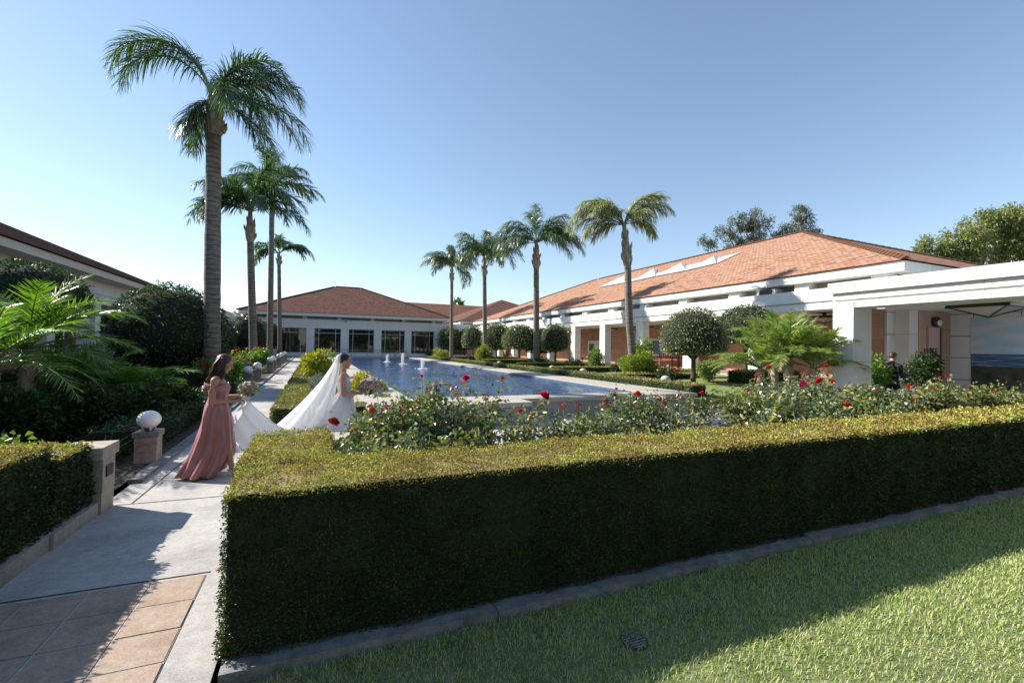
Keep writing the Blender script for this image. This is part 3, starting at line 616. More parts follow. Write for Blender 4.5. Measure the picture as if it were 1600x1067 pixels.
# ------------------------------------------------------------------ pool
t = thing('reflecting_pool', 'long raised stone reflecting pool in the middle of the courtyard', 'pool', (5.5, 30, 0))
m = MB(); m.box(1.05, 4.55, 9.56, 10.25, 0, 0.40); m.box(4.6, 10.25, 10.22, 10.6, 0, 0.40); m.box(1.05, 1.9, 10.25, 50, 0, 0.40)
m.box(9.15, 10.25, 10.6, 50, 0, 0.40); m.box(1.9, 9.15, 49.3, 50, 0, 0.40); m.box(1.9, 4.6, 10.25, 10.6, 0, 0.40); m.build('pool_wall', poolwall, t)
m = MB(); z0, z1 = 0.402, 0.5
m.box(1.0, 4.62, 9.5, 10.6, z0, z1); m.box(4.62, 10.32, 10.16, 10.95, z0, z1)
for i in range(16):
    a = 10.6+i*2.46; m.box(1.0, 2.05, a+0.004, a+2.456, z0, z1)
    a2 = 10.95+i*2.44; m.box(9.0, 10.32, a2+0.004, a2+2.436, z0, z1)
m.box(2.05, 9.0, 49.2, 50.0, z0, z1); m.box(2.06, 4.6, 10.6, 10.95, z0, z1); m.build('coping', coping, t)
m = MB(); m.box(8.93, 8.99, 10.95, 49.2, 0.2, 0.46); m.box(2.06, 2.12, 10.95, 49.2, 0.2, 0.46); m.build('waterline_tile', simple('blue_waterline_tile', [(0.05, 0.10, 0.17), (0.10, 0.16, 0.24)], 20, 0.3, 0), t)
m = MB(); wx_ = np.linspace(2.0, 9.1, 110); wy_ = 10.62+(49.29-10.62)*np.linspace(0, 1, 520)**1.5
WX, WY = np.meshgrid(wx_, wy_, indexing='ij'); WZ = np.zeros_like(WX); r9 = np.random.RandomState(77)
for k in range(34):
    lam = r9.uniform(0.28, 1.1); th_ = r9.uniform(0, 2*PI); WZ += (0.0015*lam**0.9)*np.sin((WX*np.cos(th_)+WY*np.sin(th_))*2*PI/lam+r9.uniform(0, 6)+1.2*np.sin(WX*0.9+k)+1.1*np.sin(WY*0.7+k*2))
m.grid(np.stack([WX, WY, 0.385+WZ*1.6], 2)); struct('pool_water', m, water)
spots = ((605, 566, 0.42, 'farthest'), (629, 569, 0.62, 'tallest far'), (660, 577, 0.60, 'middle'), (709, 586, 0.34, 'nearest'))
for x, y, h, wd in spots:
    p = at(x, y, z=0.4); t = thing('fountain_jet', 'white fountain jet in the pool, %s of the four' % {'farthest': 'the farthest and leftmost', 'tallest far': 'second from the left', 'middle': 'third from the left', 'nearest': 'the nearest and rightmost'}[wd], 'fountain', (p[0], p[1], 0.4), group='fountain jets in the pool')
    hh = h*depth(p)/26.0*0.95
    m = MB(); pr = []
    for i in range(12):
        q = i/11; r = 0.09*(1-q*0.45)*(1+0.25*math.sin(i*2.3+x))*(0.4 if i == 11 else 1); pr.append((r, q*hh))
    m.lathe(pr, n=9); 
    P = RS.normal(0, 0.07, (420, 3)); P[:, 2] = RS.uniform(0, hh*1.08, 420); m.leaves(P, P*0+[0, 0, 1.0], 0.03, 0.025)
    m.build('water_column', foam, t, local=True)
    m = MB(); m.lathe([(0.0, 0.012), (0.22, 0.018), (0.3, 0.004)], n=16)
    P = RS.normal(0, 0.16, (120, 3)); P[:, 2] = np.abs(RS.normal(0, 0.03, 120)); m.leaves(P, P*0+[0, 0, 1.0], 0.05, 0.04); m.build('splash', foam, t, local=True)
t = thing('pool_rail', 'curved metal handrail at the far right corner of the pool', 'handrail', (8.6, 50.4, 0.5))
for k in (0, 0.9):
    a = np.linspace(0, PI, 12); m = MB(); m.tube([(-0.75*math.cos(q), k, 0.75*math.sin(q)**0.8) for q in a], 0.03); m.build('rail', metal, t, local=True)
t = thing('railing', 'low horizontal metal railing in front of the far gallery windows', 'railing', (0, 51, 0.5))
m = MB()
for h in (0.45, 0.68): m.tube([(0.2, 52.2, 0.52+h), (8.4, 52.2, 0.52+h)], 0.028)
m.build('bar', metal, t)
for k in range(6): MB().tube([(0.3+k*1.6, 52.2, 0.5), (0.3+k*1.6, 52.2, 1.2)], 0.025).build('post', metal, t)

# ------------------------------------------------------------------ buildings
def hiproof(x0, x1, y0, y1, ze, slope, ridge='y'):
    """tiled hip roof with UVs in metres; returns mesh + ridge ends"""
    m = MB()
    if ridge == 'y':
        w_ = (x1-x0)/2; xr = x0+w_; A = np.array((xr, y0+w_, ze+w_*slope)); B = np.array((xr, y1-w_, ze+w_*slope))
    else:
        w_ = (y1-y0)/2; yr = y0+w_; A = np.array((x0+w_, yr, ze+w_*slope)); B = np.array((x1-w_, yr, ze+w_*slope))
    c = [np.array(p, float) for p in ((x0, y0, ze), (x1, y0, ze), (x1, y1, ze), (x0, y1, ze))]
    if ridge == 'y': F = [(c[0], c[1], A), (c[1], c[2], B, A), (c[2], c[3], B), (c[3], c[0], A, B)]
    else: F = [(c[0], c[1], B, A), (c[1], c[2], B), (c[2], c[3], A, B), (c[3], c[0], A)]
    for f in F:
        e = f[1]-f[0]; e /= np.linalg.norm(e); n = np.cross(e, f[2]-f[0]); n /= np.linalg.norm(n); up = np.cross(n, e)
        uv = [((p-f[0]).dot(e), (p-f[0]).dot(up)) for p in f]
        m.add(f, [tuple(range(len(f)))], np.array(uv))
    return m, c, A, B
def capline(m, p, q, step=0.33):
    p = np.array(p, float); q = np.array(q, float); L = np.linalg.norm(q-p); n = int(L/step); d = (q-p)/L
    s = np.cross(d, (0, 0, 1)); s /= np.linalg.norm(s); u = np.cross(s, d)
    for i in range(n):
        a = p+d*(i*step); b = p+d*(i*step+step*1.08)
        V = [a-s*0.14+u*0.01, a+s*0.14+u*0.01, a+u*0.12, b-s*0.12-u*0.0, b+s*0.12, b+u*0.085]
        m.add(V, [(0, 2, 5, 3), (2, 1, 4, 5)]); m.add(V, [(0, 1, 2)])
def ring(m, x0, x1, y0, y1, z0, z1, th):
    m.box(x0, x0+th, y0, y1, z0, z1); m.box(x1-th, x1, y0, y1, z0, z1); m.box(x0+th, x1-th, y0, y0+th, z0, z1); m.box(x0+th, x1-th, y1-th, y1, z0, z1)
SL = 0.423
# right-hand gallery
RB = thing('gallery_building', 'long white gallery with orange tiled hip roof and arcade on the right', 'building', (19, 30, 0.6))
m, c, A, B = hiproof(17.9, 40.1, 8.7, 54.6, 4.90, SL); roof = m.build('roof', tile, RB)
m = MB(); capline(m, c[0], A); capline(m, A, B); capline(m, B, c[3]); capline(m, c[1], A)
m.build('ridge_tiles', tile, roof, local=False)
for ch in roof.children: ch.data.transform(Matrix.Translation(-Vector(RB.location)))
m = MB(); ring(m, 18.0, 40.0, 8.8, 54.5, 4.55, 4.88, 0.55); m.build('fascia', white, RB)
m = MB(); m.box(18.72, 38.3, 10.0, 53.0, 4.1, 4.6); m.build('clerestory_wall', strip, RB)
for k in range(13):
    y = 12.45+3.29*k-0.3; MB().box(18.2, 18.8, y, y+0.6, 4.252, 4.56).build('clerestory_post', white, RB)
MB().box(18.2, 18.8, 9.4, 9.9, 4.252, 4.56).build('clerestory_post', white, RB)
m = MB(); m.box(18.06, 18.72, 9.3, 53.6, 3.76, 4.25); m.box(18.17, 18.7, 9.35, 53.6, 3.70, 3.758); m.box(18.10, 18.66, 9.32, 53.6, 3.44, 3.698); m.build('beam', white, RB)
m = MB(); m.box(18.68, 21.3, 9.42, 53.0, 3.46, 3.69); m.build('ceiling', whitep, RB)
m = MB(); m.box(21.3, 21.6, 10.6, 53.0, 0.62, 3.45); m.build('inner_wall', brownblock, RB)
m = MB(); m.box(17.8, 21.3, 10.3, 53.0, 0.0, 0.66); m.build('arcade_floor', simple('arcade_floor_stone', [(0.42, 0.36, 0.30), (0.5, 0.44, 0.37)], 2, 0.7, 0.1), RB)
for k in range(10):
    y = 14.96+3.93*k; c_ = MB(); c_.box(18.13, 18.63, y-0.6, y+0.02, 0.66, 3.438)
    col_ = c_.build('column', white, RB)
m = MB(); m.box(21.62, 38, 10.4, 53, 0.0, 4.09); m.build('wall', whitep, RB)
# sawtooth skylight on the slope that faces the court
def onroof(x, y, up=0.0):
    d = CM @ np.array([x-CXP, CYP-y, FPX])     # ray meets plane z = 4.9 + SL (X-17.9)
    tt = (4.90-SL*17.9-EYE)/(d[2]-SL*d[0]); return d*tt+np.array([0, 0, EYE+up])
sl_ = MB(); tipL = onroof(935, 450, 0.05); tipR = onroof(1160, 394.5, 0.05)
low = [onroof(x, y, 0.05) for x, y in ((987, 441), (1024, 433), (1072, 424), (1119, 413))]
pk = [onroof(x, y, 0.08) for x, y in ((978, 433), (1023, 423), (1065, 414.5), (1117, 404.5))]
m = MB(); poly = [tipL]+low+[tipR]; m.add(np.array(poly), [tuple(range(len(poly)))]); sk_ = m.build('skylight', white, RB)
grey_sl = simple('skylight_grey_metal', [(0.42, 0.41, 0.39), (0.50, 0.49, 0.47)], 2, 0.6, 0)
prev = [tipL]+low
for a, b, c3 in ((tipL, low[0], pk[0]), (low[0], low[1], pk[1]), (low[1], low[2], pk[2]), (low[2], low[3], pk[3])):
    m = MB(); q = c3+np.array([-0.1, 0, 0.12]); m.add([a+[0, 0, .02], b+[0, 0, .02], q], [(0, 1, 2)]); m.build('skylight_blade', grey_sl, RB)
    m = MB(); m.add([b+[0, 0, .02], c3+np.array([0.3, 0, 0.1]), q], [(0, 1, 2)]); m.build('skylight_blade', white, RB)
# distant hip-roofed wing joined to it and the striped roof behind
WB = thing('far_wing', 'distant wing with brown hip roof between the two galleries', 'building', (17, 60, 0.5))
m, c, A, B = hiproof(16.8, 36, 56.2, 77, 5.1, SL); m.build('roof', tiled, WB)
m = MB(); m.box(17.0, 35.8, 56.4, 76.8, 4.75, 5.08); m.box(17.8, 35, 57.2, 76, 0.1, 4.74); m.build('wall', white, WB)
SB = thing('striped_roof_building', 'far low building with a colourful striped tile roof', 'building', (15, 84, 0))
m = MB(); pts = [np.array(p, float) for p in ((4, 76, 5.2), (40, 76, 5.2), (36, 86, 9.9), (9, 86, 9.9), (4, 96, 5.2), (40, 96, 5.2))]
for f in ((0, 1, 2, 3), (5, 4, 3, 2), (4, 0, 3), (1, 5, 2)):
    ff = [pts[i] for i in f]; m.add(ff, [tuple(range(len(f)))], np.array([(p[0], p[1]*1.1) for p in ff]))
m.build('roof', tiles, SB); MB().box(5, 39, 77, 95, 0, 5.19).build('wall', white, SB)
# back gallery across the end of the pool
BB = thing('gallery_building', 'white gallery with brown hip roof and tall windows across the far end', 'building', (3.5, 54, 0.5))
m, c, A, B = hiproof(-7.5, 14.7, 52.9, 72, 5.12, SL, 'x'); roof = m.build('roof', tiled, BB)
m = MB(); capline(m, c[0], A); capline(m, A, B); capline(m, B, c[1]); m.build('ridge_tiles', tiled, roof)
for ch in roof.children: ch.data.transform(Matrix.Translation(-Vector(BB.location)))
m = MB(); ring(m, -7.35, 14.55, 53.05, 71.8, 4.78, 5.10, 1.1); m.build('fascia', white, BB)
MB().box(-6.9, 14.1, 54.45, 71, 4.5, 4.80).build('clerestory_wall', strip, BB)
for k in range(7): x = -4.2+3.53*k-0.8; MB().box(x, x+0.42, 54.05, 54.5, 4.502, 4.79).build('clerestory_post', white, BB)
m = MB(); m.box(-7.9, 17.5, 53.95, 54.7, 4.02, 4.50); m.box(-7.9, 17.5, 54.02, 54.7, 3.96, 4.018); m.box(-7.9, 17.5, 53.98, 54.7, 3.52, 3.958); m.build('beam', whitep, BB)
MB().box(-7.9, 17.5, 54.0, 54.9, 0.45, 0.80).build('plinth', whitep, BB)
wx = [(-7.45, -4.7), (-3.95, -1.05), (-0.29, 2.45), (3.26, 6.02), (6.8, 9.49), (10.24, 12.99)]
prevx = -7.9
for a, b in wx+[(14.0, 14.0)]:
    MB().box(prevx, a, 54.03, 54.85, 0.802, 3.518).build('pier', whitep, BB); prevx = b
for a, b in wx:
    f = MB(); y0 = 54.30
    f.box(a, b, y0, y0+0.08, 3.44, 3.518); f.box(a, b, y0, y0+0.08, 0.802, 0.90); f.box(a, a+0.06, y0, y0+0.08, 0.9, 3.44); f.box(b-0.06, b, y0, y0+0.08, 0.9, 3.44)
    f.box(a+0.06, b-0.06, y0+0.003, y0+0.077, 2.98, 3.05)
    for q in (0.17, 0.80): xx = a+(b-a)*q; f.box(xx-0.035, xx+0.035, y0-0.003, y0+0.083, 0.9, 3.44)
    wo = f.build('window', frame, BB)
    g = MB().box(a+0.02, b-0.02, y0+0.09, y0+0.11, 0.82, 3.5).build('pane', glass, wo)
    g.data.transform(Matrix.Translation(-Vector(BB.location)))
m = MB(); m.box(-7.9, 17.5, 55.2, 71, 0.0, 4.5); m.build('wall', blackm, BB)
m = MB(); p = (2.9, 53.9, 4.35); m.box(p[0]-0.06, p[0]+0.06, p[1]-0.1, p[1], p[2]+0.1, p[2]+0.25); m.ell((p[0], p[1]-0.12, p[2]), (0.13, 0.13, 0.13)); m.build('security_camera', white, BB)
# left gallery
LB = thing('gallery_building', 'shaded gallery with dark shingle roof along the left side', 'building', (-10, 30, 0))
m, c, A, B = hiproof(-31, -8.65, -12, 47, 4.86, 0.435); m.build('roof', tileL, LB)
m = MB(); ring(m, -30.9, -8.75, -11.9, 46.9, 4.56, 4.84, 0.9); m.build('fascia', offw, LB)
m = MB(); m.box(-10.4, -9.55, -11, 46.2, 3.96, 4.56); m.box(-10.4, -9.62, -11, 46.2, 3.90, 3.958); m.box(-10.4, -9.58, -11, 46.2, 3.5, 3.898); m.build('beam', white, LB)
MB().box(-13.5, -10.4, -11, 46.2, 3.6, 3.85).build('ceiling', whitep, LB)
MB().box(-13.9, -13.5, -11, 46.2, 0.0, 3.6).build('inner_wall', brownblock, LB)
MB().box(-13.5, -9.3, -11, 46.2, 0.0, 0.3).build('arcade_floor', conc, LB)
for k in range(12): y = -5+4.13*k; MB().box(-10.3, -9.62, y-0.6, y, 0.3, 3.498).build('column', white, LB)
MB().box(-28, -13.9, -10, 45, 0, 4.5).build('wall', whitep, LB)
for k in range(5): y = 8+6.2*k; MB().box(-13.49, -13.44, y, y+2.6, 0.5, 3.1).build('window', glass, LB)
CB = thing('link_building', 'white flat-roofed link between the left and far galleries', 'building', (-10, 48, 0))
m = MB(); m.box(-13, -7.8, 47.5, 60, 4.1, 4.75); m.box(-12.9, -7.9, 47.6, 60, 3.6, 4.09); m.build('roof_slab', white, CB)
for y in (47.7, 51.5, 55.5): MB().box(-8.6, -8.0, y, y+0.7, 0.3, 3.598).build('column', white, CB)
MB().box(-13, -12.6, 47.7, 60, 0.1, 3.598).build('wall', whitep, CB)
# pavilion / covered walk at right
PXW = at(1485, 520, Y=9.42)[0]
PV = thing('covered_walkway', 'bright white covered walkway with stepped beams at the right frame edge', 'pavilion', (13.5, 6, 0))
m = MB(); m.box(12.9, 15.7, -6, 8.08, 3.36, 3.64); m.box(15.7, 17.0, 6.9, 9.6, 3.36, 3.60); m.box(17.0, PXW-0.01, 6.9, 10.5, 3.36, 3.60); m.build('roof_slab', white, PV)  # rear slab pieces stretched out of view to shade the column behind
m = MB(); m.box(13.0, 13.85, -6, 8.0, 3.18, 3.358); m.box(13.06, 13.85, -6, 8.0, 3.13, 3.178); m.box(13.02, 13.8, -6, 7.48, 2.96, 3.128); m.box(15.0, 15.6, -6, 8.0, 3.05, 3.358); m.build('beam', white, PV)
MB().box(13.0, 13.8, 7.482, 8.0, 0.02, 3.128).build('pillar', white, PV); MB().box(13.0, 13.8, -0.8, 0.2, 0.02, 2.958).build('pillar', white, PV)
PXW = at(1485, 520, Y=9.42)[0]
GW = thing('end_wall', 'pink sandstone wall with a pink door behind the covered walkway', 'wall', (19, 9.4, 0))
px0 = at(1435, 500, Y=9.44)[0]
MB().box(px0, PXW, 9.42, 9.7, 0.02, 3.355).build('wall', pinkwall, GW)
pd = at(1450, 512, Y=9.40); pd2 = at(1468, 512, Y=9.40)
MB().box(pd[0], pd2[0], 9.385, 9.419, 0.02, pd[2]).build('door', doorpink, GW)
dd = MB(); dd.box(pd[0]-0.05, pd[0], 9.37, 9.418, 0.02, pd[2]+0.05); dd.box(pd2[0], pd2[0]+0.09, 9.37, 9.418, 0.02, pd[2]+0.05, 1); dd.box(pd[0], pd2[0], 9.37, 9.418, pd[2], pd[2]+0.05); dd.build('door_frame', [pinkwall, dark], GW)
t = thing('wall_lamp', 'black bulkhead lamp above the pink door', 'lamp', tuple(at(1464, 503, Y=9.34)))
MB().ell((0, 0, 0), (0.26, 0.10, 0.20)).build('housing', dark, t, local=True); MB().ell((0.02, -0.06, -0.03), (0.17, 0.07, 0.12)).build('lens', globem, t, local=True)
PW = thing('mural_wall', 'grey panelled wall carrying the seascape mural', 'wall', (PXW, 5, 0))
MB().box(PXW, PXW+0.4, -4, 9.418, 0.02, 4.2).build('wall', panelwall, PW)
BWL = thing('brick_wall', 'brown block wall just inside the white pillar behind the bright green shrub', 'wall', (16.8, 10, 0))
ca = at(1386, 500, Y=9.9)[0]
MB().box(at(1325, 500, Y=9.95)[0], ca-0.1, 9.95, 10.25, 0.02, 3.355).build('wall', brownblock, BWL)
t = thing('mural', 'large seascape mural of sky, sea and dark shore on the panelled wall', 'mural', (PXW-0.03, 5, 0)); MX = PXW-0.045
yl = at(1517, 540, X=MX)[1]
zt = at(1517, 497, X=MX)[2]; m = MB(); v = [(MX, yl, 0.35), (MX, -3.0, 0.35), (MX, -3.0, zt), (MX, yl, zt), (PXW-0.003, yl, 0.35), (PXW-0.003, -3, 0.35), (PXW-0.003, -3, zt), (PXW-0.003, yl, zt)]
v = np.array(v); F = [(0, 1, 2, 3), (0, 3, 7, 4), (3, 2, 6, 7), (1, 0, 4, 5)]
m.add(v, F, np.array([(yl-v[i][1], v[i][2]-0.35) for f in F for i in f])); m.build('print', mural, t)
GC = thing('panelled_column', 'tall grey panelled column behind the man in black', 'column', (18.2, 10, 0))
ca, cb = at(1386, 500, Y=9.9), at(1421, 500, Y=9.9); cc, ce = at(1421, 500, Y=9.45), at(1435, 500, Y=9.45)
MB().box(ca[0], cb[0], 9.9, 10.28, 0.02, 3.355).build('shaft', panelwall, GC)
MB().box(cc[0], ce[0], 9.45, 9.95, 0.02, 3.355).build('pilaster', whitep, GC)
# pyramid ceiling lanterns
def lantern(p, s, label, grp='pyramid lanterns under the ceilings'):
    t = thing('ceiling_lantern', label, 'lamp', tuple(p), group=grp)
    m = MB(); ring(m, -s, s, -s, s, -0.05, 0.05, s*0.22); m.box(-0.05, 0.05, -0.05, 0.05, 0.05, 0.20)
    for a, b in ((-s, -s), (s, -s), (s, s), (-s, s)): m.tube([(a*0.9, b*0.9, -0.04), (0, 0, -0.48*s)], 0.014, 5)
    m.build('frame', dark, t, local=True)
    m = MB(); q = s*0.86; m.add([(-q, -q, -0.045), (q, -q, -0.045), (q, q, -0.045), (-q, q, -0.045), (0, 0, -0.44*s)], [(0, 4, 1), (1, 4, 2), (2, 4, 3), (3, 4, 0)]); m.build('lens', lensm, t, local=True)
lp = at(1527, 478, z=3.02); lantern((lp[0]+0.3, lp[1]-0.1, 3.02), 0.62, 'large dark pyramid lantern under the covered walkway ceiling')
for k, lab in enumerate(('dark pyramid lantern in the arcade bay behind the feathery palms', 'dark pyramid lantern in the arcade bay behind the nearest round-headed trees', 'dark pyramid lantern in the arcade bay right of the leaning palm trunk',
                         'dark pyramid lantern in the arcade bay left of the leaning palm trunk', 'dark pyramid lantern in the fifth arcade bay from the right')):
    lantern((19.9, 12.6+3.93*k, 3.25), 0.5, lab)
t = thing('floodlight', 'small box floodlight on the ledge of the right gallery', 'floodlight', tuple(at(1204, 458, X=18.4)))
MB().box(-0.3, 0.25, -0.45, 0.45, -0.15, 0.13).build('housing', whitep, t, local=True); MB().box(-0.33, -0.301, -0.3, 0.3, -0.12, 0.12).build('lens', dark, t, local=True)
# benches and panels in the arcade
def bench(loc, rzv, label):
    t = thing('garden_bench', label, 'bench', loc, rzv, 'red wooden benches in the arcade')
    m = MB(); [m.box(-0.45+0.1*i, -0.37+0.1*i, -0.9, 0.9, 0.42, 0.45) for i in range(5)]; m.build('seat', redwood, t, local=True)
    m = MB(); m.box(0.08, 0.14, -0.9, 0.9, 0.85, 0.93); [m.box(0.09, 0.12, -0.8+0.16*i, -0.74+0.16*i, 0.5, 0.85) for i in range(11)]; m.box(0.08, 0.14, -0.9, 0.9, 0.46, 0.52); m.build('backrest', redwood, t, local=True)
    for y in (-0.86, 0.86):
        MB().box(-0.46, 0.12, y-0.04, y+0.04, 0.62, 0.67).build('armrest', redwood, t, local=True)
        for x in (-0.44, 0.07): MB().box(x, x+0.07, y-0.04, y+0.04, 0, 0.62 if x < 0 else 0.85).build('leg', redwood, t, local=True)
bench((20.7, 20.7, 0.66), 0, 'red wooden slatted bench under the dark photo panel'); bench((20.7, 22.9, 0.66), 0, 'red wooden slatted bench partly behind the leaning palm trunk')
bench((20.6, 15.6, 0.66), 0, 'red wooden bench half hidden by the feathery palms')
def infop(y0, y1, z0, z1, label, k):
    t = thing('info_panel', label, 'panel', (21.25, (y0+y1)/2, 0))
    MB().box(21.23, 21.296, y0, y1, z0, z1).build('board', white, t)
    m = MB()
    if k == 0: m.box(21.22, 21.229, y1-0.9, y1-0.2, z0+0.85, z1-0.15); m.box(21.22, 21.229, y1-0.9, y1-0.2, z0+0.15, z0+0.75)
    else: m.box(21.22, 21.229, y1-0.95, y1-0.05, z0+0.1, z1-0.1)
    m.build('photo', blackm if k == 0 else navy, t)
    m = MB(); [m.box(21.222, 21.229, y0+0.15, y1-1.15-0.1*(i % 3), z1-0.3-0.13*i, z1-0.26-0.13*i) for i in range(8)]; m.build('text_lines', greyt, t)
a = at(919, 540, X=21.25)[1]; infop(a-3.0, a, 1.42, 2.45, 'white info panel with two small dark photographs on the brown arcade wall', 0)
a = at(1017, 540, X=21.25)[1]; infop(a-2.9, a, 1.35, 2.5, 'white info panel with a large dark photograph right of the leaning palm', 1)

# ------------------------------------------------------------------ globe lamps on stone pedestals
def globelamp(loc, s=1.0, label=''):
    t = thing('globe_lamp', label, 'lamp', loc, 0, 'globe lamps along the garden path')
    MB().box(-0.13, 0.13, -0.13, 0.13, 0, 0.36).build('pedestal', stoned, t, local=True)
    MB().box(-0.15, 0.15, -0.15, 0.15, 0.362, 0.44).build('cap', kerbm, t, local=True)
    m = MB()
    for a in range(4):
        q = a*PI/2+0.5; m.box(0.07, 0.085, -0.015, 0.015, 0.44, 0.50, R=([[math.cos(q), -math.sin(q), 0], [math.sin(q), math.cos(q), 0], [0, 0, 1]], (0, 0, 0)))
    m.lathe([(0.0, 0.445), (0.06, 0.445), (0.06, 0.49)], n=12); m.build('bracket', metal, t, local=True)
    MB().ell((0, 0, 0.60), (0.145, 0.145, 0.125), 28, 18).build('globe', globem, t, local=True)
    return t
g0 = globelamp((-2.20, 8.10, 0.03), 1, 'nearest white globe lamp on a stone pedestal beside the bridesmaid')
gl = ((387.5, 581, 'white globe lamp left of the bouquet, second from the camera'), (402.5, 575, 'white globe lamp above the bouquet, third from the camera'), (422, 565, 'fourth globe lamp from the camera beside the garden path'),
      (427, 564, 'fifth globe lamp from the camera beside the garden path'), (436, 558, 'sixth globe lamp from the camera beside the garden path'), (441, 557, 'seventh globe lamp from the camera beside the path'), (445, 554, 'farthest globe lamp at the end of the garden path'))
for x, y, lab in gl:
    p = at(x, y, X=-2.28); dup(g0, (-2.28, p[1], gz(p[1])+0.03), 0.0, lab, 1.1)
t = thing('stone_post', 'square grey stone post between the second and third globe lamps', 'post', (-2.3, 19.2, 0.1)); MB().box(-0.13, 0.13, -0.13, 0.13, 0, 0.85).build('shaft', stoned, t, local=True); MB().box(-0.15, 0.15, -0.15, 0.15, 0.852, 0.9).build('cap', kerbm, t, local=True)

# ------------------------------------------------------------------ palms
def frond(L, e0, droop, n=60, ll=0.7, wd=0.03, hang=0.6, planes=0.5, t0=0.16, fwd=0.45, tw=0.0, rs=RS, curve=1.3, sw=1.0):
    """one feather leaf in local space, growing out along +x"""
    ts = np.linspace(0, 1, 40); el = e0-droop*ts**curve
    dx = np.cos(el)*L/39; dz = np.sin(el)*L/39
    X = np.concatenate([[0], np.cumsum(dx)[:-1]]); Z = np.concatenate([[0], np.cumsum(dz)[:-1]]); Yv = tw*L*ts**2
    m = MB(); P = np.stack([X, Yv, Z], 1); m.tube(P[::3], (np.linspace(0.035, 0.006, len(P[::3]))*(L/4.0)**0.5), 5, 1)
    t = t0+(1-t0)*(np.arange(n)+rs.uniform(-0.4, 0.4, n))/n; t = np.clip(np.repeat(t, 2), 0, 0.999); side = np.tile([1, -1], n)
    idx = t*39; i0 = idx.astype(int); fr = (idx-i0)[:, None]; base = P[i0]*(1-fr)+P[np.minimum(i0+1, 39)]*fr
    e = e0-droop*t**curve; T = np.stack([np.cos(e), 0*e, np.sin(e)], 1); U = np.stack([-np.sin(e), 0*e, np.cos(e)], 1); S = np.stack([0*e, side, 0*e], 1)
    prof = np.clip(np.sin(np.clip((t-t0)/(1-t0)*0.85+0.15, 0, 1)*PI)**0.6, 0.25, 1)
    N = len(t); l = ll*prof*rs.uniform(0.8, 1.15, N)
    d = T*(fwd+0.5*t[:, None])+S*rs.uniform(0.6*sw, 1.0*sw, (N, 1))+U*rs.uniform(-planes, planes+0.15, (N, 1)); d /= np.linalg.norm(d, axis=1)[:, None]
    wv = np.cross(d, U+rs.normal(0, 0.4, (N, 3))); wv /= np.linalg.norm(wv, axis=1)[:, None]+1e-9
    V = []; p = base.copy(); dd = d.copy(); seg = 4
    for k in range(seg+1):
        w_ = wd*[0.6, 1.0, 0.9, 0.6, 0.08][k]*prof[:, None]*0.5
        V.append(p-wv*w_); V.append(p+wv*w_)
        p = p+dd*(l[:, None]/seg); dd = dd+np.array([0, 0, -hang])*rs.uniform(0.6, 1.3, (N, 1))*0.55; dd /= np.linalg.norm(dd, axis=1)[:, None]
    V = np.stack(V, 1).reshape(-1, 3); b = np.arange(N)[:, None]*10
    F = np.concatenate([b+np.array([[2*k, 2*k+1, 2*k+3, 2*k+2]]) for k in range(seg)])
    m.add(V, F, None, 0, False); return m
def place_frond(mb, mats, parent, loc, az, name='frond'):
    o = mb.build(name, mats, parent, local=True); o.location = loc; o.rotation_euler = (0, 0, az); return o
CAMR = math.atan2(CM[1, 0], CM[0, 0])    # azimuth that reads as 'to the right' in the photograph
def palm(base, top, head, r0, r1, label, fronds, leafm, L=3.6, seed=1, lean=None, shaft=(0.22, 0.9), n=60, ll=0.75, wd=0.04, hang=0.7, curve=1.25, extra=0.9, jit=1.0):
    rs = np.random.RandomState(seed); base = np.array(base, float); top = np.array(top, float); head = np.array(head, float)
    t = thing('palm_tree', label, 'palm tree', tuple(base), group='tall queen palms around the pool')
    H = top-base; pts = []; rad = []
    for i in range(26):
        q = i/25; p = H*q; 
        if lean is not None: p = p+np.array(lean)*math.sin(q*PI)
        pts.append(p); rad.append((r0+(r1-r0)*q+0.15*r0*math.exp(-q*22))*(1+0.025*rs.uniform(-1, 1)+0.02*(i % 2)))
    MB().tube(pts, rad, 14).build('trunk', trunkp, t, local=True)
    hl = head-base; m = MB(); k = r1/0.14
    s0 = np.array(pts[-1]); prof = [(0, r1*0.95), (0.08, r1*1.3), (0.28, r1*1.5), (0.5, r1*1.2), (0.7, r1*0.75), (1.0, r1*0.6)]
    m.tube([s0+(hl-s0)*q for q, _ in prof], [r for _, r in prof], 12)
    for i in range(11):
        a = i*2.4; q0 = 0.12+0.06*i; p0 = s0+(hl-s0)*q0; rr = r1*np.interp(q0, [q for q, _ in prof], [r for _, r in prof])/r1
        dr = np.array([math.cos(a), math.sin(a), 0]); m.tube([p0+dr*rr*0.8, p0+dr*rr*1.15+[0, 0, 0.16], p0+dr*rr*1.3+[0, 0, 0.34]], [0.07*k, 0.05*k, 0.012], 6)
    m.build('crownshaft', boots, t, local=True)
    fr2 = list(fronds)+[(a+rs.uniform(-24, 24)*jit, e+rs.uniform(-14, 10)*jit, d+rs.uniform(-15, 20)*jit, l_*rs.uniform(0.72, 0.95)) for a, e, d, l_ in fronds if rs.rand() < extra]
    for (az, e0, dr, fl) in fr2:
        mb = frond(fl*L, math.radians(e0), math.radians(dr), n, ll, wd, hang, 0.5, rs=rs, curve=curve, sw=0.62)
        place_frond(mb, [leafm, rachis], t, tuple(hl+np.array([0, 0, -0.05])), CAMR+math.radians(az)+rs.uniform(-0.08, 0.08))
    return t
def auto_fronds(n, seed, e=(20, 75), dr=(95, 150), fl=(0.85, 1.1)):
    rs = random.Random(seed); return [(360*i/n+rs.uniform(-18, 18), rs.uniform(*e) if i % 3 else rs.uniform(60, 82), rs.uniform(*dr), rs.uniform(*fl)) for i in range(n)]
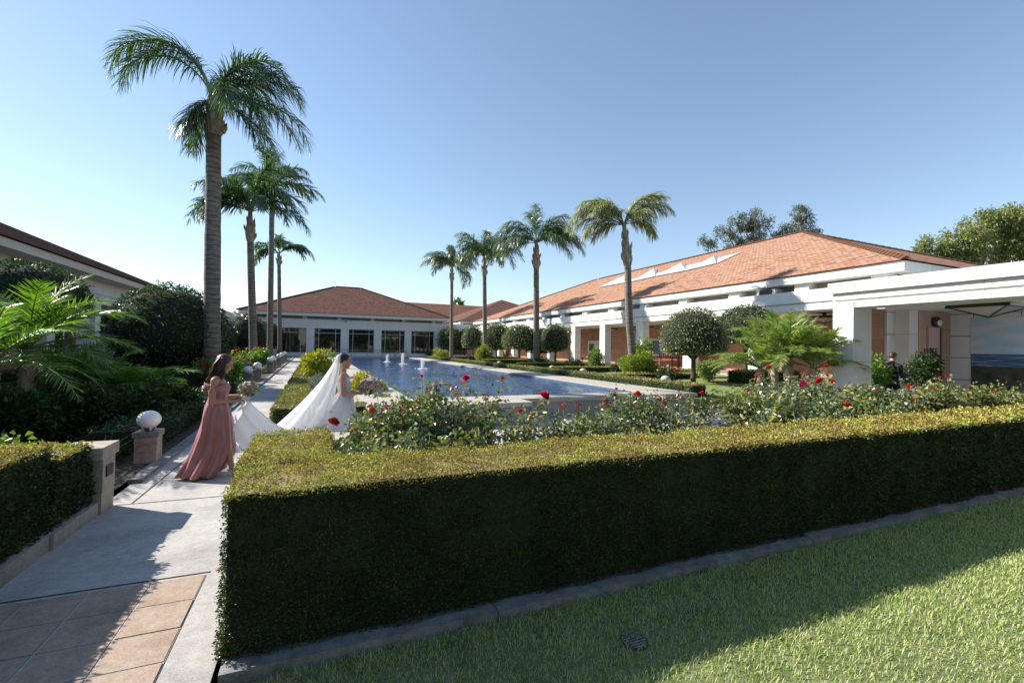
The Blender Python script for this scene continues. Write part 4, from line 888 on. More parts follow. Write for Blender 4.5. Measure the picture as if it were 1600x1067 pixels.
def gp(x, y, z, **k): p = at(x, y, **k); p[2] = z; return p
# near-left giant
palm(gp(331, 575, 0.1, Y=18.4), at(334, 212, Y=18.4), at(333, 150, Y=18.4), 0.27, 0.22, 'tallest queen palm with thick trunk, nearest on the left row',
     [(180, 72, 166, 1.26), (176, 68, 140, 1.22), (187, 62, 165, 1.05), (5, 52, 140, 0.92), (-5, 60, 160, 0.95), (10, 42, 125, 0.88), (0, 6, 88, 1.0), (-10, -4, 72, 1.0), (165, -50, 36, 0.50), (4, -25, 55, 0.85), (-20, 0, 85, 0.75), (-50, 5, 90, 0.8), (80, 50, 140, 0.8), (60, 70, 150, 0.7), (250, -45, 42, 0.5), (3, 70, 165, 0.8)],
     palmleaf, 4.2, 3, n=76, ll=0.95, wd=0.036, hang=0.75, curve=1.45, extra=0.4, jit=0.4)
palm(gp(397, 575, 0.2, Y=29.2), at(391, 378, Y=29.2), at(391, 330, Y=29.2), 0.215, 0.175, 'second queen palm of the left row, trunk right of the giant',
     [(180, 38, 118, 1.0), (172, 66, 130, 0.85), (5, 78, 120, 0.9), (30, 66, 140, 0.9), (-20, 60, 135, 0.9), (150, 76, 120, 0.9), (0, 40, 120, 0.85), (200, 25, 100, 0.7), (-50, 35, 110, 0.8), (80, 84, 90, 0.95), (-90, 60, 130, 0.9), (230, 66, 130, 0.85), (10, 86, 50, 0.95), (10, 20, 95, 0.9)], palmleaf, 4.3, 5, n=66, ll=0.95, wd=0.065)
palm(gp(421, 575, 0.3, Y=39.2), at(425, 322, Y=39.2), at(425, 292, Y=39.2), 0.22, 0.17, 'third queen palm of the left row, thin tall trunk between its neighbours',
     auto_fronds(12, 7, (15, 60), (85, 130)), palmleaf, 4.4, 6, n=54, ll=0.95, wd=0.08)
palm(gp(437, 575, 0.4, Y=48.8), at(436, 414, Y=48.8), at(436, 396, Y=48.8), 0.21, 0.16, 'farthest queen palm of the left row with a small low crown',
     [(180, 50, 125, 0.85), (0, 40, 120, 1.05), (10, 55, 130, 0.9), (170, 30, 110, 0.8), (90, 70, 110, 0.9), (60, 60, 120, 0.9), (-60, 60, 120, 0.9), (240, 50, 120, 0.8), (120, 80, 90, 0.9)], palmleaf, 4.0, 8, n=48, ll=0.9, wd=0.09)
# right row
b1 = gp(992, 558, 0.5, X=13.6); palm(b1, at(981, 418, Y=b1[1]+0.1), at(975, 350, Y=b1[1]+0.1), 0.185, 0.15, 'leaning queen palm with yellowing fronds, nearest on the right row',
     [(180, 55, 120, 1.0), (168, 45, 115, 1.1), (190, 68, 130, 1.0), (10, 72, 95, 1.0), (-8, 62, 120, 0.95), (175, 30, 95, 0.95), (20, 40, 130, 0.7), (140, 75, 110, 1.0), (-40, 50, 120, 0.6), (205, 60, 130, 0.8), (0, 20, 100, 0.6), (172, 15, 80, 0.7)], palmdry, 3.0, 9, lean=(-0.10, 0, 0), n=72, ll=0.78, wd=0.042, hang=1.0)
b2 = gp(838, 567, 0.6, X=13.6); palm(b2, at(838, 420, Y=b2[1]), at(838, 379, Y=b2[1]), 0.22, 0.18, 'queen palm with dense blue-green crown left of the yellowing palm',
     [(180, 60, 130, 1.0), (175, 35, 110, 0.95), (8, 45, 110, 1.1), (0, 28, 100, 1.05), (-20, 62, 130, 0.9), (20, 75, 120, 1.0), (200, 70, 130, 0.9), (90, 85, 50, 1.0), (0, 80, 100, 0.9), (-45, 30, 110, 0.8), (220, 30, 100, 0.7), (165, 10, 70, 0.9)], palmleafb, 3.7, 10, n=70, ll=0.95, wd=0.055, hang=0.95)
b3 = gp(758, 560, 0.6, X=13.6); palm(b3, at(757, 432, Y=b3[1]), at(756, 400, Y=b3[1]), 0.21, 0.17, 'third queen palm of the right row, second from the left',
     auto_fronds(12, 12, (30, 66), (100, 140)), palmleafb, 4.2, 12, n=56, ll=1.05, wd=0.07, hang=0.95)
b4 = gp(705, 560, 0.6, X=13.6); palm(b4, at(706, 440, Y=b4[1]), at(706, 416, Y=b4[1]), 0.20, 0.16, 'farthest queen palm of the right row, thin trunk by the gallery corner',
     auto_fronds(11, 15, (25, 62), (100, 140)), palmleafb, 4.3, 14, n=52, ll=1.05, wd=0.08, hang=0.95)
# tiny distant fan palms
for x, y, s, lab in ((716, 473, 1.0, 'tiny distant fan palm above the striped roof, the taller one'), (708, 480, 0.7, 'tiny distant fan palm above the striped roof, the shorter one')):
    p = at(x, y+4, Y=110); t = thing('fan_palm', lab, 'palm tree', (p[0], p[1], 0))
    MB().tube([(0, 0, 0), (0, 0, p[2])], 0.25, 6).build('trunk', trunkp, t, local=True)
    m = MB(); N = RS.normal(0, 1, (70, 3)); N /= np.linalg.norm(N, axis=1)[:, None]; m.leaves(N*0.5*s+[0, 0, p[2]], N, 1.6*s, 0.7*s, 0, 0.2); m.build('crown', palmleaf, t, local=True)

# ------------------------------------------------------------------ feathery date palms
def datepalm(loc, h, L, nf, label, leafm, seed, n=46, ll=0.36, wd=0.02, grp='', e=(5, 80), fr=None, dro=(55, 105)):
    rs = np.random.RandomState(seed); rr = random.Random(seed)
    t = thing('date_palm', label, 'palm', tuple(loc), group=grp)
    m = MB(); pts = [(0.02*math.sin(i), 0.02*math.cos(i), h*i/8) for i in range(9)]; m.tube(pts, [0.13, 0.11, 0.1, 0.095, 0.1, 0.1, 0.11, 0.12, 0.08], 10)
    for i in range(34):
        a = i*2.4; z = h*(0.2+0.8*i/34); d = np.array([math.cos(a), math.sin(a), 0]); m.tube([d*0.08+[0, 0, z-0.03], d*0.14+[0, 0, z+0.05]], [0.03, 0.012], 5)
    m.build('trunk', boots, t, local=True)
    fl = fr or [(360*i*0.381966, rr.uniform(*e), rr.uniform(*dro), rr.uniform(0.8, 1.1)) for i in range(nf)]
    for az, e0, dr, q in fl:
        mb = frond(L*q, math.radians(e0), math.radians(dr), n, ll, wd, 0.12, 0.25, 0.14, 0.55, rs=rs, curve=1.4); place_frond(mb, [leafm, rachis], t, (0, 0, h), CAMR+math.radians(az))
GL = 'feathery date palms in the left garden'; GR = 'feathery date palms by the arcade'
def gpos(x, Y, z=0.03): p = at(x, 600, Y=Y); return (p[0], p[1], z)
datepalm(gpos(42, 11.3), 1.55, 1.9, 22, 'largest feathery palm in the left garden with a bright raised frond', dateleaf, 31, 54, 0.42, 0.026, GL, (10, 80))
datepalm(gpos(105, 12.3), 0.8, 1.35, 18, 'feathery palm second from the left frame edge', dateleaf, 32, 46, 0.36, 0.024, GL)
datepalm(gpos(205, 12.2), 0.6, 1.2, 17, 'feathery palm left of the big clipped dome with a frond reaching right', dateleaf, 33, 46, 0.34, 0.024, GL, fr=[(3, 42, 62, 1.35)]+[(360*i*0.38+40, 20+(i*37) % 55, 80, 0.95) for i in range(15)])
datepalm(gpos(-20, 9.6), 1.3, 1.9, 16, 'feathery palm cut by the left frame edge', dateleaf, 34, 46, 0.36, 0.022, GL)
datepalm(gpos(158, 12.6), 0.75, 1.2, 16, 'feathery palm behind the others, third from the left', dateleaf, 35, 44, 0.36, 0.026, GL)
for x, X, h, L, lab, sd in ((1232, 12.2, 1.45, 1.55, 'feathery palm with the thick booted trunk beside the white pillar', 41), (1188, 12.2, 1.15, 1.5, 'feathery palm left of the thick booted trunk', 42), (1272, 12.5, 1.2, 1.35, 'feathery palm against the white pillar, rightmost of its clump', 43), (1210, 13.4, 1.8, 1.5, 'feathery palm at the back of the clump by the arcade', 44)):
    p = at(x, 600, X=X); datepalm((p[0], p[1], 0.1), h, L, 36, lab, dateleafr, sd, 54, 0.30, 0.026, GR, (18, 88), dro=(38, 85))

# ------------------------------------------------------------------ dome topiaries
def dome(loc, r, h, base, label, leafm, ls, seed, tr=0.07, grp='', flat=-0.45, lean=0.0):
    """loc = foot of the trunk; base = height of the crown's underside"""
    rs = np.random.RandomState(seed); t = thing('topiary_tree', label, 'tree', tuple(loc), group=grp)
    cz = base+h*(-flat)/(1-flat); rz_ = h/(1-flat)
    m = MB(); m.tube([(0.05*lean, 0, 0), (0.02, 0.02, base*0.5), (0, 0, base+0.1), (0, 0, cz)], [tr*1.25, tr, tr*0.95, tr*0.7], 9)
    for i in range(5):
        a = i*1.26; m.tube([(0, 0, base*0.8), (math.cos(a)*r*0.3, math.sin(a)*r*0.3, base+0.12), (math.cos(a)*r*0.6, math.sin(a)*r*0.6, cz)], [tr*0.6, tr*0.4, tr*0.2], 6)
    m.build('trunk', bark, t, local=True)
    m = MB(); m.ell((0, 0, cz), (r*0.9, r*0.9, rz_*0.9), 20, 12, 1, 0.03, flat*0.97, seed)
    n = int(2.6*PI*r*r*1.9/(ls*ls)*0.9); N = rs.normal(0, 1, (n, 3)); N /= np.linalg.norm(N, axis=1)[:, None]
    low = N[:, 2] < flat; N[low, 2] = flat
    lump = 1+0.03*snoise(N[:, 0]*3, N[:, 1]*3, N[:, 2]*3, 1.0, seed)+0.025*snoise(N[:, 0]*9, N[:, 1]*9, N[:, 2]*9, 1.0, seed)
    P = N*np.array([r, r, rz_])*(lump*rs.uniform(0.92, 1.015, n))[:, None]; P[low, :2] *= rs.uniform(0.3, 1, (low.sum(), 1)); P[:, 2] += cz
    D = N.copy(); D[low] = (0, 0, -1); m.leaves(P, D, ls*1.2, ls*0.75, 0, 0.6, nw=0.6, rs=rs)
    k = 26; N2 = rs.normal(0, 1, (k, 3)); N2[:, 2] = np.abs(N2[:, 2]); N2 /= np.linalg.norm(N2, axis=1)[:, None]   # stray shoots
    for q in range(4): m.leaves(N2*np.array([r, r, rz_])*(1.0+0.03*q)+[0, 0, cz]+rs.normal(0, 0.01, (k, 3)), N2, ls*1.2, ls*0.6, 0, 0.5, rs=rs)
    m.build('crown', [leafm, topcore], t, local=True)
def domeat(x, yt, yb, wpx, X=None, Y=None, gzv=0.5, **k):
    p = at(x, (yt+yb)/2, X=X, Y=Y); s = depth(p)/FPX; top = at(x, yt, X=X, Y=Y)[2]; bot = at(x, yb, X=X, Y=Y)[2]
    dome((p[0], p[1], gzv), wpx*s/2*1.1, top-bot, bot-gzv, **k)
GT = 'clipped dome trees in the courtyard'
domeat(1084, 482, 553, 92, X=13.2, gzv=0.5, label='clipped dome tree nearest the rose bed on the right lawn', leafm=topi, ls=0.06, seed=1, tr=0.085, grp=GT)
domeat(1166, 478, 535, 82, X=16.5, gzv=0.5, label='clipped dome tree between the arcade and the feathery palms', leafm=topi, ls=0.065, seed=2, tr=0.08, grp=GT)
domeat(868, 505, 547, 42, X=15, gzv=0.55, label='clipped dome tree directly right of the blue-green palm trunk', leafm=topi, ls=0.085, seed=3, grp=GT)
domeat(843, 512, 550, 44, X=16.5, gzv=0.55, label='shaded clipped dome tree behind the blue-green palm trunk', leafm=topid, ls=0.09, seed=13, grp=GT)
domeat(812, 507, 544, 50, X=15, gzv=0.55, label='wide clipped dome tree left of the blue-green palm trunk', leafm=topi, ls=0.095, seed=4, grp=GT)
domeat(776, 505, 545, 44, X=15, gzv=0.55, label='clipped dome tree right of the second palm trunk', leafm=topi, ls=0.10, seed=5, grp=GT)
domeat(739, 509, 543, 32, X=15, gzv=0.55, label='small clipped dome tree left of the second palm trunk', leafm=topi, ls=0.11, seed=6, grp=GT)
domeat(704, 510, 543, 37, X=14.4, gzv=0.55, label='farthest right clipped dome tree beside the thin palm trunk', leafm=topi, ls=0.12, seed=7, grp=GT)
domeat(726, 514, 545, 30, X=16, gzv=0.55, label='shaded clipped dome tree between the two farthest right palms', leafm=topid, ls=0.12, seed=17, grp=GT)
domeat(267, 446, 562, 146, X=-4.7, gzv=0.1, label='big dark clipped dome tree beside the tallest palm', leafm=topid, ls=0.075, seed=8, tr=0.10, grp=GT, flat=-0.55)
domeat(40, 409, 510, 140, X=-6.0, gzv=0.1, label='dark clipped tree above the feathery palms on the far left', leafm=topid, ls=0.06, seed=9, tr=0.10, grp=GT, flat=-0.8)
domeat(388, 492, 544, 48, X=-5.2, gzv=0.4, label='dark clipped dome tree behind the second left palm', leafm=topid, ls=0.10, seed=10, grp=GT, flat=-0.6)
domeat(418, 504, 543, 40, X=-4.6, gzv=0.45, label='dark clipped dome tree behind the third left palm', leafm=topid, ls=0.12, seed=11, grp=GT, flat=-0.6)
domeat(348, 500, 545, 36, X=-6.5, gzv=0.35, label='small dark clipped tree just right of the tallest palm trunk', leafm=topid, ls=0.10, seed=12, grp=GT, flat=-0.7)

# ------------------------------------------------------------------ loose shrubs
def shrub(loc, r, label, leafm, ls, seed, n=None, stems=6, extra=None, name='shrub', cat='shrub', tall=0.0):
    rs = np.random.RandomState(seed); t = thing(name, label, cat, tuple(loc)); rx, ry, rzv = r
    m = MB()
    for i in range(stems):
        a = i*2.4; e_ = np.array([math.cos(a)*rx*0.6, math.sin(a)*ry*0.6, rzv*(1.2+0.4*rs.rand())]); m.tube([(0, 0, 0), e_*[0.4, 0.4, 0.5], e_], [0.03, 0.02, 0.008], 5)
    m.build('stem', bark, t, local=True)
    n = n or int(9*(rx*ry+rx*rzv)*2/(ls*ls)*0.8); m = MB(); nc = 14
    C = rs.normal(0, 1, (nc, 3)); C /= np.linalg.norm(C, axis=1)[:, None]; C *= rs.uniform(0.35, 0.72, (nc, 1))
    w_ = rs.randint(0, nc, n); N = rs.normal(0, 1, (n, 3)); N /= np.linalg.norm(N, axis=1)[:, None]
    P = C[w_]+N*rs.uniform(0.2, 0.42, (n, 1)); P = P*np.array([rx, ry, rzv])+[0, 0, rzv*1.05+tall]; P[:, 2] = np.maximum(P[:, 2], 0.03)
    D = N+C[w_]; m.leaves(P, D, ls*1.4, ls*0.7, 0, 0.6, rs=rs)
    mats = [leafm]
    if extra:
        sel = rs.rand(n) < extra[1]; m.leaves(P[sel]+D[sel]*0.03, D[sel], ls*1.0, ls*0.9, 1, 0.5, rs=rs); mats.append(extra[0])
    m.build('foliage', mats, t, local=True); return t
def sg(x, Y, z): p = at(x, 560, Y=Y); return (p[0], p[1], z)
shrub(sg(502, 19.0, 0.15), (0.85, 0.8, 0.72), 'yellow-green shrub standing above the path hedge behind the bride', yelleaf, 0.075, 1)
shrub(sg(517, 15.5, 0.1), (0.45, 0.45, 0.5), 'bright yellow shrub just left of the veil', yelleaf, 0.06, 2)
shrub(sg(577, 13.2, 0.1), (0.55, 0.5, 0.52), 'yellow-leaved shrub right of the bride by the pool coping', yelleaf, 0.05, 3, extra=(yelfl, 0.12))
shrub(sg(500, 13.6, 0.05), (0.42, 0.5, 0.42), 'silver-grey leafy plant inside the path hedge', dusty, 0.045, 4)
shrub(sg(594, 11.6, 0.05), (0.35, 0.3, 0.28), 'silver-grey leafy plant below the bridal bouquet', dusty, 0.04, 5)
shrub((12.9, 15.9, 0.42), (0.95, 0.9, 0.62), 'shrub dotted with yellow flowers at the foot of the leaning palm', shrubl, 0.06, 6, extra=(yelfl, 0.22))
shrub((15.2, 18.6, 0.5), (0.55, 0.5, 1.05), 'tall light green shrub behind the leaning palm trunk', shrubl, 0.08, 7, n=2200)
shrub((15.6, 23.5, 0.5), (0.6, 0.5, 0.75), 'loose light green shrub in front of the arcade column', shrubl, 0.09, 8, n=1500)
shrub((11.9, 33.2, 0.4), (0.75, 0.7, 0.75), 'round green and yellow bush on the lawn left of the dome trees', yelleaf, 0.10, 9, extra=(shrubl, 0.6))
shrub((11.2, 44.0, 0.4), (0.85, 0.8, 0.55), 'small yellow ball shrub near the far pool corner', yelleaf, 0.12, 10)
shrub((13.4, 26.5, 0.5), (0.6, 0.6, 0.35), 'low dark green shrub under the blue-green palm', shrubd, 0.07, 11)
shrub((14.6, 20.0, 0.5), (0.35, 0.35, 0.22), 'small round dark shrub on the right lawn', shrubd, 0.05, 12)
shrub((15.6, 14.8, 0.5), (0.55, 0.5, 0.45), 'loose pale shrub beside the nearest dome tree trunk', dateleafr, 0.06, 13)
shrub((14.2, 13.4, 0.5), (0.5, 0.5, 0.4), 'grassy pale green plant in front of the dark hedge block', dateleafr, 0.07, 14, n=900)
for x, X, lab, lm, sd, r in ((1362, 14.6, 'bright green potted shrub just inside the white pillar', shrubl, 21, (0.55, 0.5, 0.72)), (1438, 17.6, 'dark green potted shrub right of the man in black', shrubd, 22, (0.56, 0.5, 0.85))):
    p = at(x, 580, X=X); t = thing('plant_pot', 'terracotta pot holding the %s shrub by the covered walkway' % ('bright green' if sd == 21 else 'dark green'), 'pot', (p[0], p[1], 0.02))
    MB().lathe([(0.0, 0.0), (0.22, 0.0), (0.3, 0.36), (0.34, 0.36), (0.34, 0.42), (0.3, 0.42), (0.28, 0.36), (0.0, 0.36)], n=18).build('pot', terra, t, local=True)
    shrub((p[0], p[1], 0.36), r, lab, lm, 0.075, sd, name='potted_shrub')
# white landscape lights / stones dotted on the right beds
for x, y, lab in ((688, 562, 'small white garden light farthest along the right hedge'), (780, 566, 'small white garden light in front of the dome trees'), (863, 573, 'small white garden light left of the second arcade column'), (911, 578, 'small white garden light left of the yellow-flowered shrub'), (1040, 590, 'small white garden light nearest the dome tree trunk')):
    p = at(x, y, X=11.9); t = thing('garden_light', lab, 'light', (p[0], p[1], max(0.4, p[2]-0.12)), group='low white garden lights')
    MB().lathe([(0.0, 0.2), (0.07, 0.19), (0.15, 0.14), (0.19, 0.05), (0.17, 0.0)], n=14).build('dome', white, t, local=True)
for x, Y, r_, lab in ((20, 9.8, (0.9, 0.8, 0.5), 'dark mounded shrub added as shade under the largest feathery palm'), (100, 10.4, (0.8, 0.7, 0.45), 'dark mounded shrub added as shade between the feathery palm trunks'), (165, 10.6, (0.7, 0.7, 0.42), 'dark mounded shrub added as shade behind the stone end wall'), (212, 11.0, (0.6, 0.6, 0.45), 'dark mounded shrub added as shade under the frond that reaches right'), (262, 12.6, (0.7, 0.5, 0.45), 'dark mounded shrub added as shade behind the nearest globe lamp')):
    p = at(x, 600, Y=Y); shrub((p[0], p[1], 0.03), r_, lab, shrubd, 0.075, 400+x)  # shrubs added to stand in for deep shade below the palms
# agave-like tufts and ground planting in the left bed
for x, Y, lab, ln in ((235, 9.6, 'spiky strap-leaved plant behind the nearest globe lamp', 0.62), (165, 8.2, 'spiky strap-leaved plant left of the nearest globe lamp', 0.48)):
    p = at(x, 600, Y=Y); t = thing('strap_leaf_plant', lab, 'plant', (p[0], p[1], 0.03)); m = MB()
    for i in range(38):
        a = rnd.uniform(0, 2*PI); e_ = rnd.uniform(0.5, 1.4); L_ = ln*rnd.uniform(0.7, 1.1); s_ = np.array([-math.sin(a), math.cos(a), 0])
        c_ = [np.array([math.cos(a)*math.cos(e_-q*0.9)*L_*q, math.sin(a)*math.cos(e_-q*0.9)*L_*q, math.sin(e_-q*0.5)*L_*q]) for q in (0.02, 0.35, 0.7, 1)]
        m.grid(np.array([[c_[k]-s_*w_, c_[k]+s_*w_] for k, w_ in enumerate((0.012, 0.018, 0.012, 0.001))]))
    m.build('leaves', shrubd, t, local=True)
m = MB(); n = 26000; X = RS.uniform(-8.5, -2.45, n); Y = RS.uniform(7.1, 30, n); Z = 0.03+np.clip((Y-10.5)*0.0112, 0, 1)+np.abs(snoise(X, Y, 0, 2))*0.28*RS.rand(n); m.leaves(np.stack([X, Y, Z], 1), np.tile([0, 0, 1.0], (n, 1)), 0.07, 0.04, 0, 0.9)
o = m.build('ground_cover', shrubd, kind='stuff'); o['label'] = 'low dark leafy ground cover under the palms in the left garden'; o['category'] = 'ground cover'

# ------------------------------------------------------------------ background trees
def crowntree(name, label, loc, th, blobs, leafm, ls, seed, dens=1.0, tr=0.3):
    rs = np.random.RandomState(seed); t = thing(name, label, 'tree', tuple(loc)); m = MB(); br = MB()
    br.tube([(0, 0, 0), (0.1, 0.1, th*0.5), (0, 0, th)], [tr, tr*0.8, tr*0.6], 9)
    for (bx, by, bz, r) in blobs:
        br.tube([(0, 0, th*0.85), (bx*0.5, by*0.5, (th+bz)/2), (bx, by, bz), (bx*1.15, by*1.1, bz+r*0.6)], [tr*0.5, tr*0.3, tr*0.12, 0.02], 6)
        nc = 16
        for c in range(nc):
            v = rs.normal(0, 1, 3); v /= np.linalg.norm(v); cc = np.array([bx, by, bz])+v*r*rs.uniform(0.45, 0.95)*[1, 1, 0.8]; k = int(120*dens*(r/2)**2)
            br.tube([(bx, by, bz), tuple(cc)], [0.05, 0.015], 4, caps=False)
            N = rs.normal(0, 1, (k, 3)); N /= np.linalg.norm(N, axis=1)[:, None]; m.leaves(cc+N*r*rs.uniform(0.05, 0.36, (k, 1)), N, ls*1.5, ls*0.7, 0, 0.8, rs=rs, droop=0.3)
    br.build('trunk', bark, t, local=True); m.build('crown', leafm, t, local=True)
def treeat(x, Yd, pts, **k):
    """pts: (px, py, radius px) of the leaf masses seen in the photograph"""
    c = at(x, 500, Y=Yd); s = depth(c)/FPX; rg = np.array([CM[0, 0], CM[1, 0]]); B = []
    for i, (px, py, r) in enumerate(pts):
        q = (px-x)*s; B.append((rg[0]*q+rnd.uniform(-1, 1), rg[1]*q+rnd.uniform(-1, 1), EYE+((538+0.0164*(px-495))-py)*s, r*s))
    crowntree(loc=(c[0], c[1], 0), blobs=B, **k)
treeat(1190, 60, [(1110, 380, 16), (1132, 365, 18), (1152, 350, 20), (1178, 342, 20), (1195, 352, 22), (1175, 375, 20), (1215, 365, 18), (1240, 332, 17), (1250, 350, 20), (1265, 365, 16), (1232, 372, 20), (1140, 385, 20)], name='eucalyptus_tree', label='grey-green open-crowned eucalyptus rising behind the orange roof', th=12, leafm=euca, ls=0.24, seed=3, dens=0.42, tr=0.4)
treeat(1530, 24, [(1432, 404, 22), (1462, 392, 28), (1500, 374, 34), (1540, 355, 36), (1580, 345, 38), (1620, 350, 46), (1560, 395, 36), (1510, 405, 34), (1600, 395, 42), (1475, 412, 28)], name='broadleaf_tree', label='yellow-green broadleaf tree behind the covered walkway on the right', th=5, leafm=rtree, ls=0.20, seed=4, dens=1.1, tr=0.35)
for k, (X, Y) in enumerate(((4, -9.5), (13, -10), (23, -9))):  # trees added behind the camera, out of view, to darken shade and window reflections
    crowntree('broadleaf_tree', 'unseen dark tree added behind the camera to deepen the shade, %s' % ('the one nearest the path', 'the middle one of three', 'the one farthest from the path')[k], (X, Y, -0.1), 3.5, [(0, 0, 6, 3.4), (2.6, 0.5, 5, 3), (-2.8, 0, 5.2, 3), (1.2, -0.5, 9, 2.8), (-1.5, 0.6, 9.2, 2.8), (0, 1.8, 3.6, 2.6), (3, 1, 2.6, 2.2), (-3, 1, 2.6, 2.2)], shrubd, 0.55, 70+k, 0.12, 0.4)
treeat(365, 75, [(367, 492, 5), (372, 494, 4)], name='broadleaf_tree', label='tiny distant tree top between the left link and far gallery', th=4, leafm=euca, ls=0.3, seed=5, dens=1.0, tr=0.2)

# ------------------------------------------------------------------ roses
def bloom_mb(r=0.05, seed=0, n=16):
    rs = np.random.RandomState(seed); m = MB()
    for i in range(n):
        q = i/n; a = i*2.4; tilt = 0.15+1.15*q; rr = r*(0.35+0.75*q); h = r*(0.9-0.35*q); wdt = r*(0.5+0.45*q)
        d = np.array([math.cos(a), math.sin(a), 0]); s_ = np.array([-math.sin(a), math.cos(a), 0]); G = []
        for u_ in np.linspace(0, 1, 4):
            row = []
            for v_ in np.linspace(-1, 1, 5):
                rad = r*0.08+rr*math.sin(tilt)*u_**0.8; z = h*math.cos(tilt*0.75)*u_*1.3-r*0.25*q*u_**2
                wv = wdt*math.sin(min(1, 0.25+u_*0.95)*PI*0.62)
                row.append(d*(rad-0.35*wv*v_*v_)+s_*wv*v_+np.array([0, 0, z*(1-0.12*v_*v_)])+rs.normal(0, r*0.02, 3))
            G.append(row)
        m.grid(np.array(G), 0, False)
    return m
bloomR = bloom_mb(0.058, 1, 20).build('rose_flower', redp); bloomP = bloom_mb(0.052, 2, 18).build('rose_flower', pinkp)
bloomW = bloom_mb(0.05, 3, 16).build('rose_flower', whitepet); bloomB = bloom_mb(0.055, 4, 18).build('rose_flower', blushp)
for b_ in (bloomR, bloomP, bloomW, bloomB): COL.objects.unlink(b_)
def bloom(src, parent, loc, s, rs, name='flower'):
    o = bpy.data.objects.new(name, src.data); COL.objects.link(o); o.parent = parent; o.location = loc
    o.rotation_euler = (rs.uniform(-0.5, 0.9), rs.uniform(-0.6, 0.6), rs.uniform(0, 6)); o.scale = (s,)*3; return o
def rosebush(base, h, w_, label, leafm, seed, nl=650, flowers=(), ls=0.052, reds=2, grp='rose bushes in the front bed', buds=1, name='rose_bush'):
    """flowers: list of (world position, mesh, scale) - each gets its own cane up to it"""
    rs = np.random.RandomState(seed); base = np.array(base, float); t = thing(name, label, 'rose bush', tuple(base), group=grp)
    st = MB(); lf = MB(); tips = []
    P = []; D = []
    nc = 11
    for i in range(nc):
        a = rs.uniform(0, 2*PI); sp = rs.uniform(0.25, 1.0)*w_; hh = h*rs.uniform(0.62, 1.0)
        p0 = np.array([math.cos(a), math.sin(a), 0])*0.05; p3 = np.array([math.cos(a)*sp, math.sin(a)*sp, hh]); pm = p0*0.5+p3*0.5+rs.normal(0, 0.04, 3); pm[2] = hh*0.5
        pts = [p0, (p0+pm)/2+rs.normal(0, .015, 3), pm, (pm+p3)/2+rs.normal(0, 0.02, 3), p3]; st.tube(pts, [0.009, 0.008, 0.006, 0.005, 0.003], 5); tips.append(p3)
        for k in range(4):       # side twigs
            q = rs.uniform(0.35, 0.95); b = pts[min(3, int(q*4))]; e_ = b+np.array([rs.normal(0, 0.11), rs.normal(0, 0.11), rs.uniform(0.04, 0.2)])*[1, 1, h]; e_[2] = min(e_[2], h*1.02); st.tube([b, e_], [0.004, 0.002], 4, caps=False)
            for _ in range(3): P.append(b+(e_-b)*rs.uniform(0.4, 1.05)); D.append((e_-b))
        for k in range(9):
            q = rs.uniform(0.12, 1.0); P.append(p0+(p3-p0)*q); D.append(np.array([math.cos(a), math.sin(a), 0.4]))
    for (fp, src, s) in flowers:
        lp_ = np.array(fp)-base; b = np.array([lp_[0]*0.5, lp_[1]*0.5, h*0.35]); mid = b*0.4+lp_*0.6+rs.normal(0, 0.015, 3)
        st.tube([b*[.6, .6, .2], b, mid, lp_-[0, 0, 0.01]], [0.007, 0.006, 0.004, 0.003], 5); bloom(src, t, tuple(lp_), s, rs)
        for q in (0.5, 0.62, 0.74, 0.86): P.append(b*(1-q)+lp_*q); D.append(rs.normal(0, 1, 3))
    P = np.array(P); D = np.array(D); D /= np.linalg.norm(D, axis=1)[:, None]+1e-9
    per = max(2, int(nl/len(P))); PP = np.repeat(P, per, 0)+rs.normal(0, 0.07, (len(P)*per, 3)); DD = np.repeat(D, per, 0)+rs.normal(0, 0.8, (len(P)*per, 3)); DD[:, 2] *= 0.6
    DD /= np.linalg.norm(DD, axis=1)[:, None]; PP[:, 2] = np.maximum(PP[:, 2], 0.06)
    lf.leaves(PP, DD, ls*1.25, ls*0.85, 0, 0.3, fold=0.3, droop=0.25, rs=rs)
    st.build('canes', cane, t, local=True); lf.build('leaves', leafm, t, local=True)
    if reds:
        for i in range(reds):
            rd = MB()
            tp = tips[i]+[0, 0, rs.uniform(0.02, 0.16)]; st2 = np.array([tips[i], tp]); rd.tube(st2, [0.004, 0.003], 4)
            N = rs.normal(0, 1, (16, 3)); N /= np.linalg.norm(N, axis=1)[:, None]; rd.leaves(tp+N*0.02-np.array([0, 0, 0.03])*rs.rand(16, 1), N, ls*0.9, ls*0.45, 0, 0.4, rs=rs, droop=0.5)
            rd.build('young_shoot', rosered, t, local=True)
    return t
F = lambda x, y, Y, src, s=1.0: (at(x, y, Y=Y), src, s)
R_, P_ = bloomR, bloomP
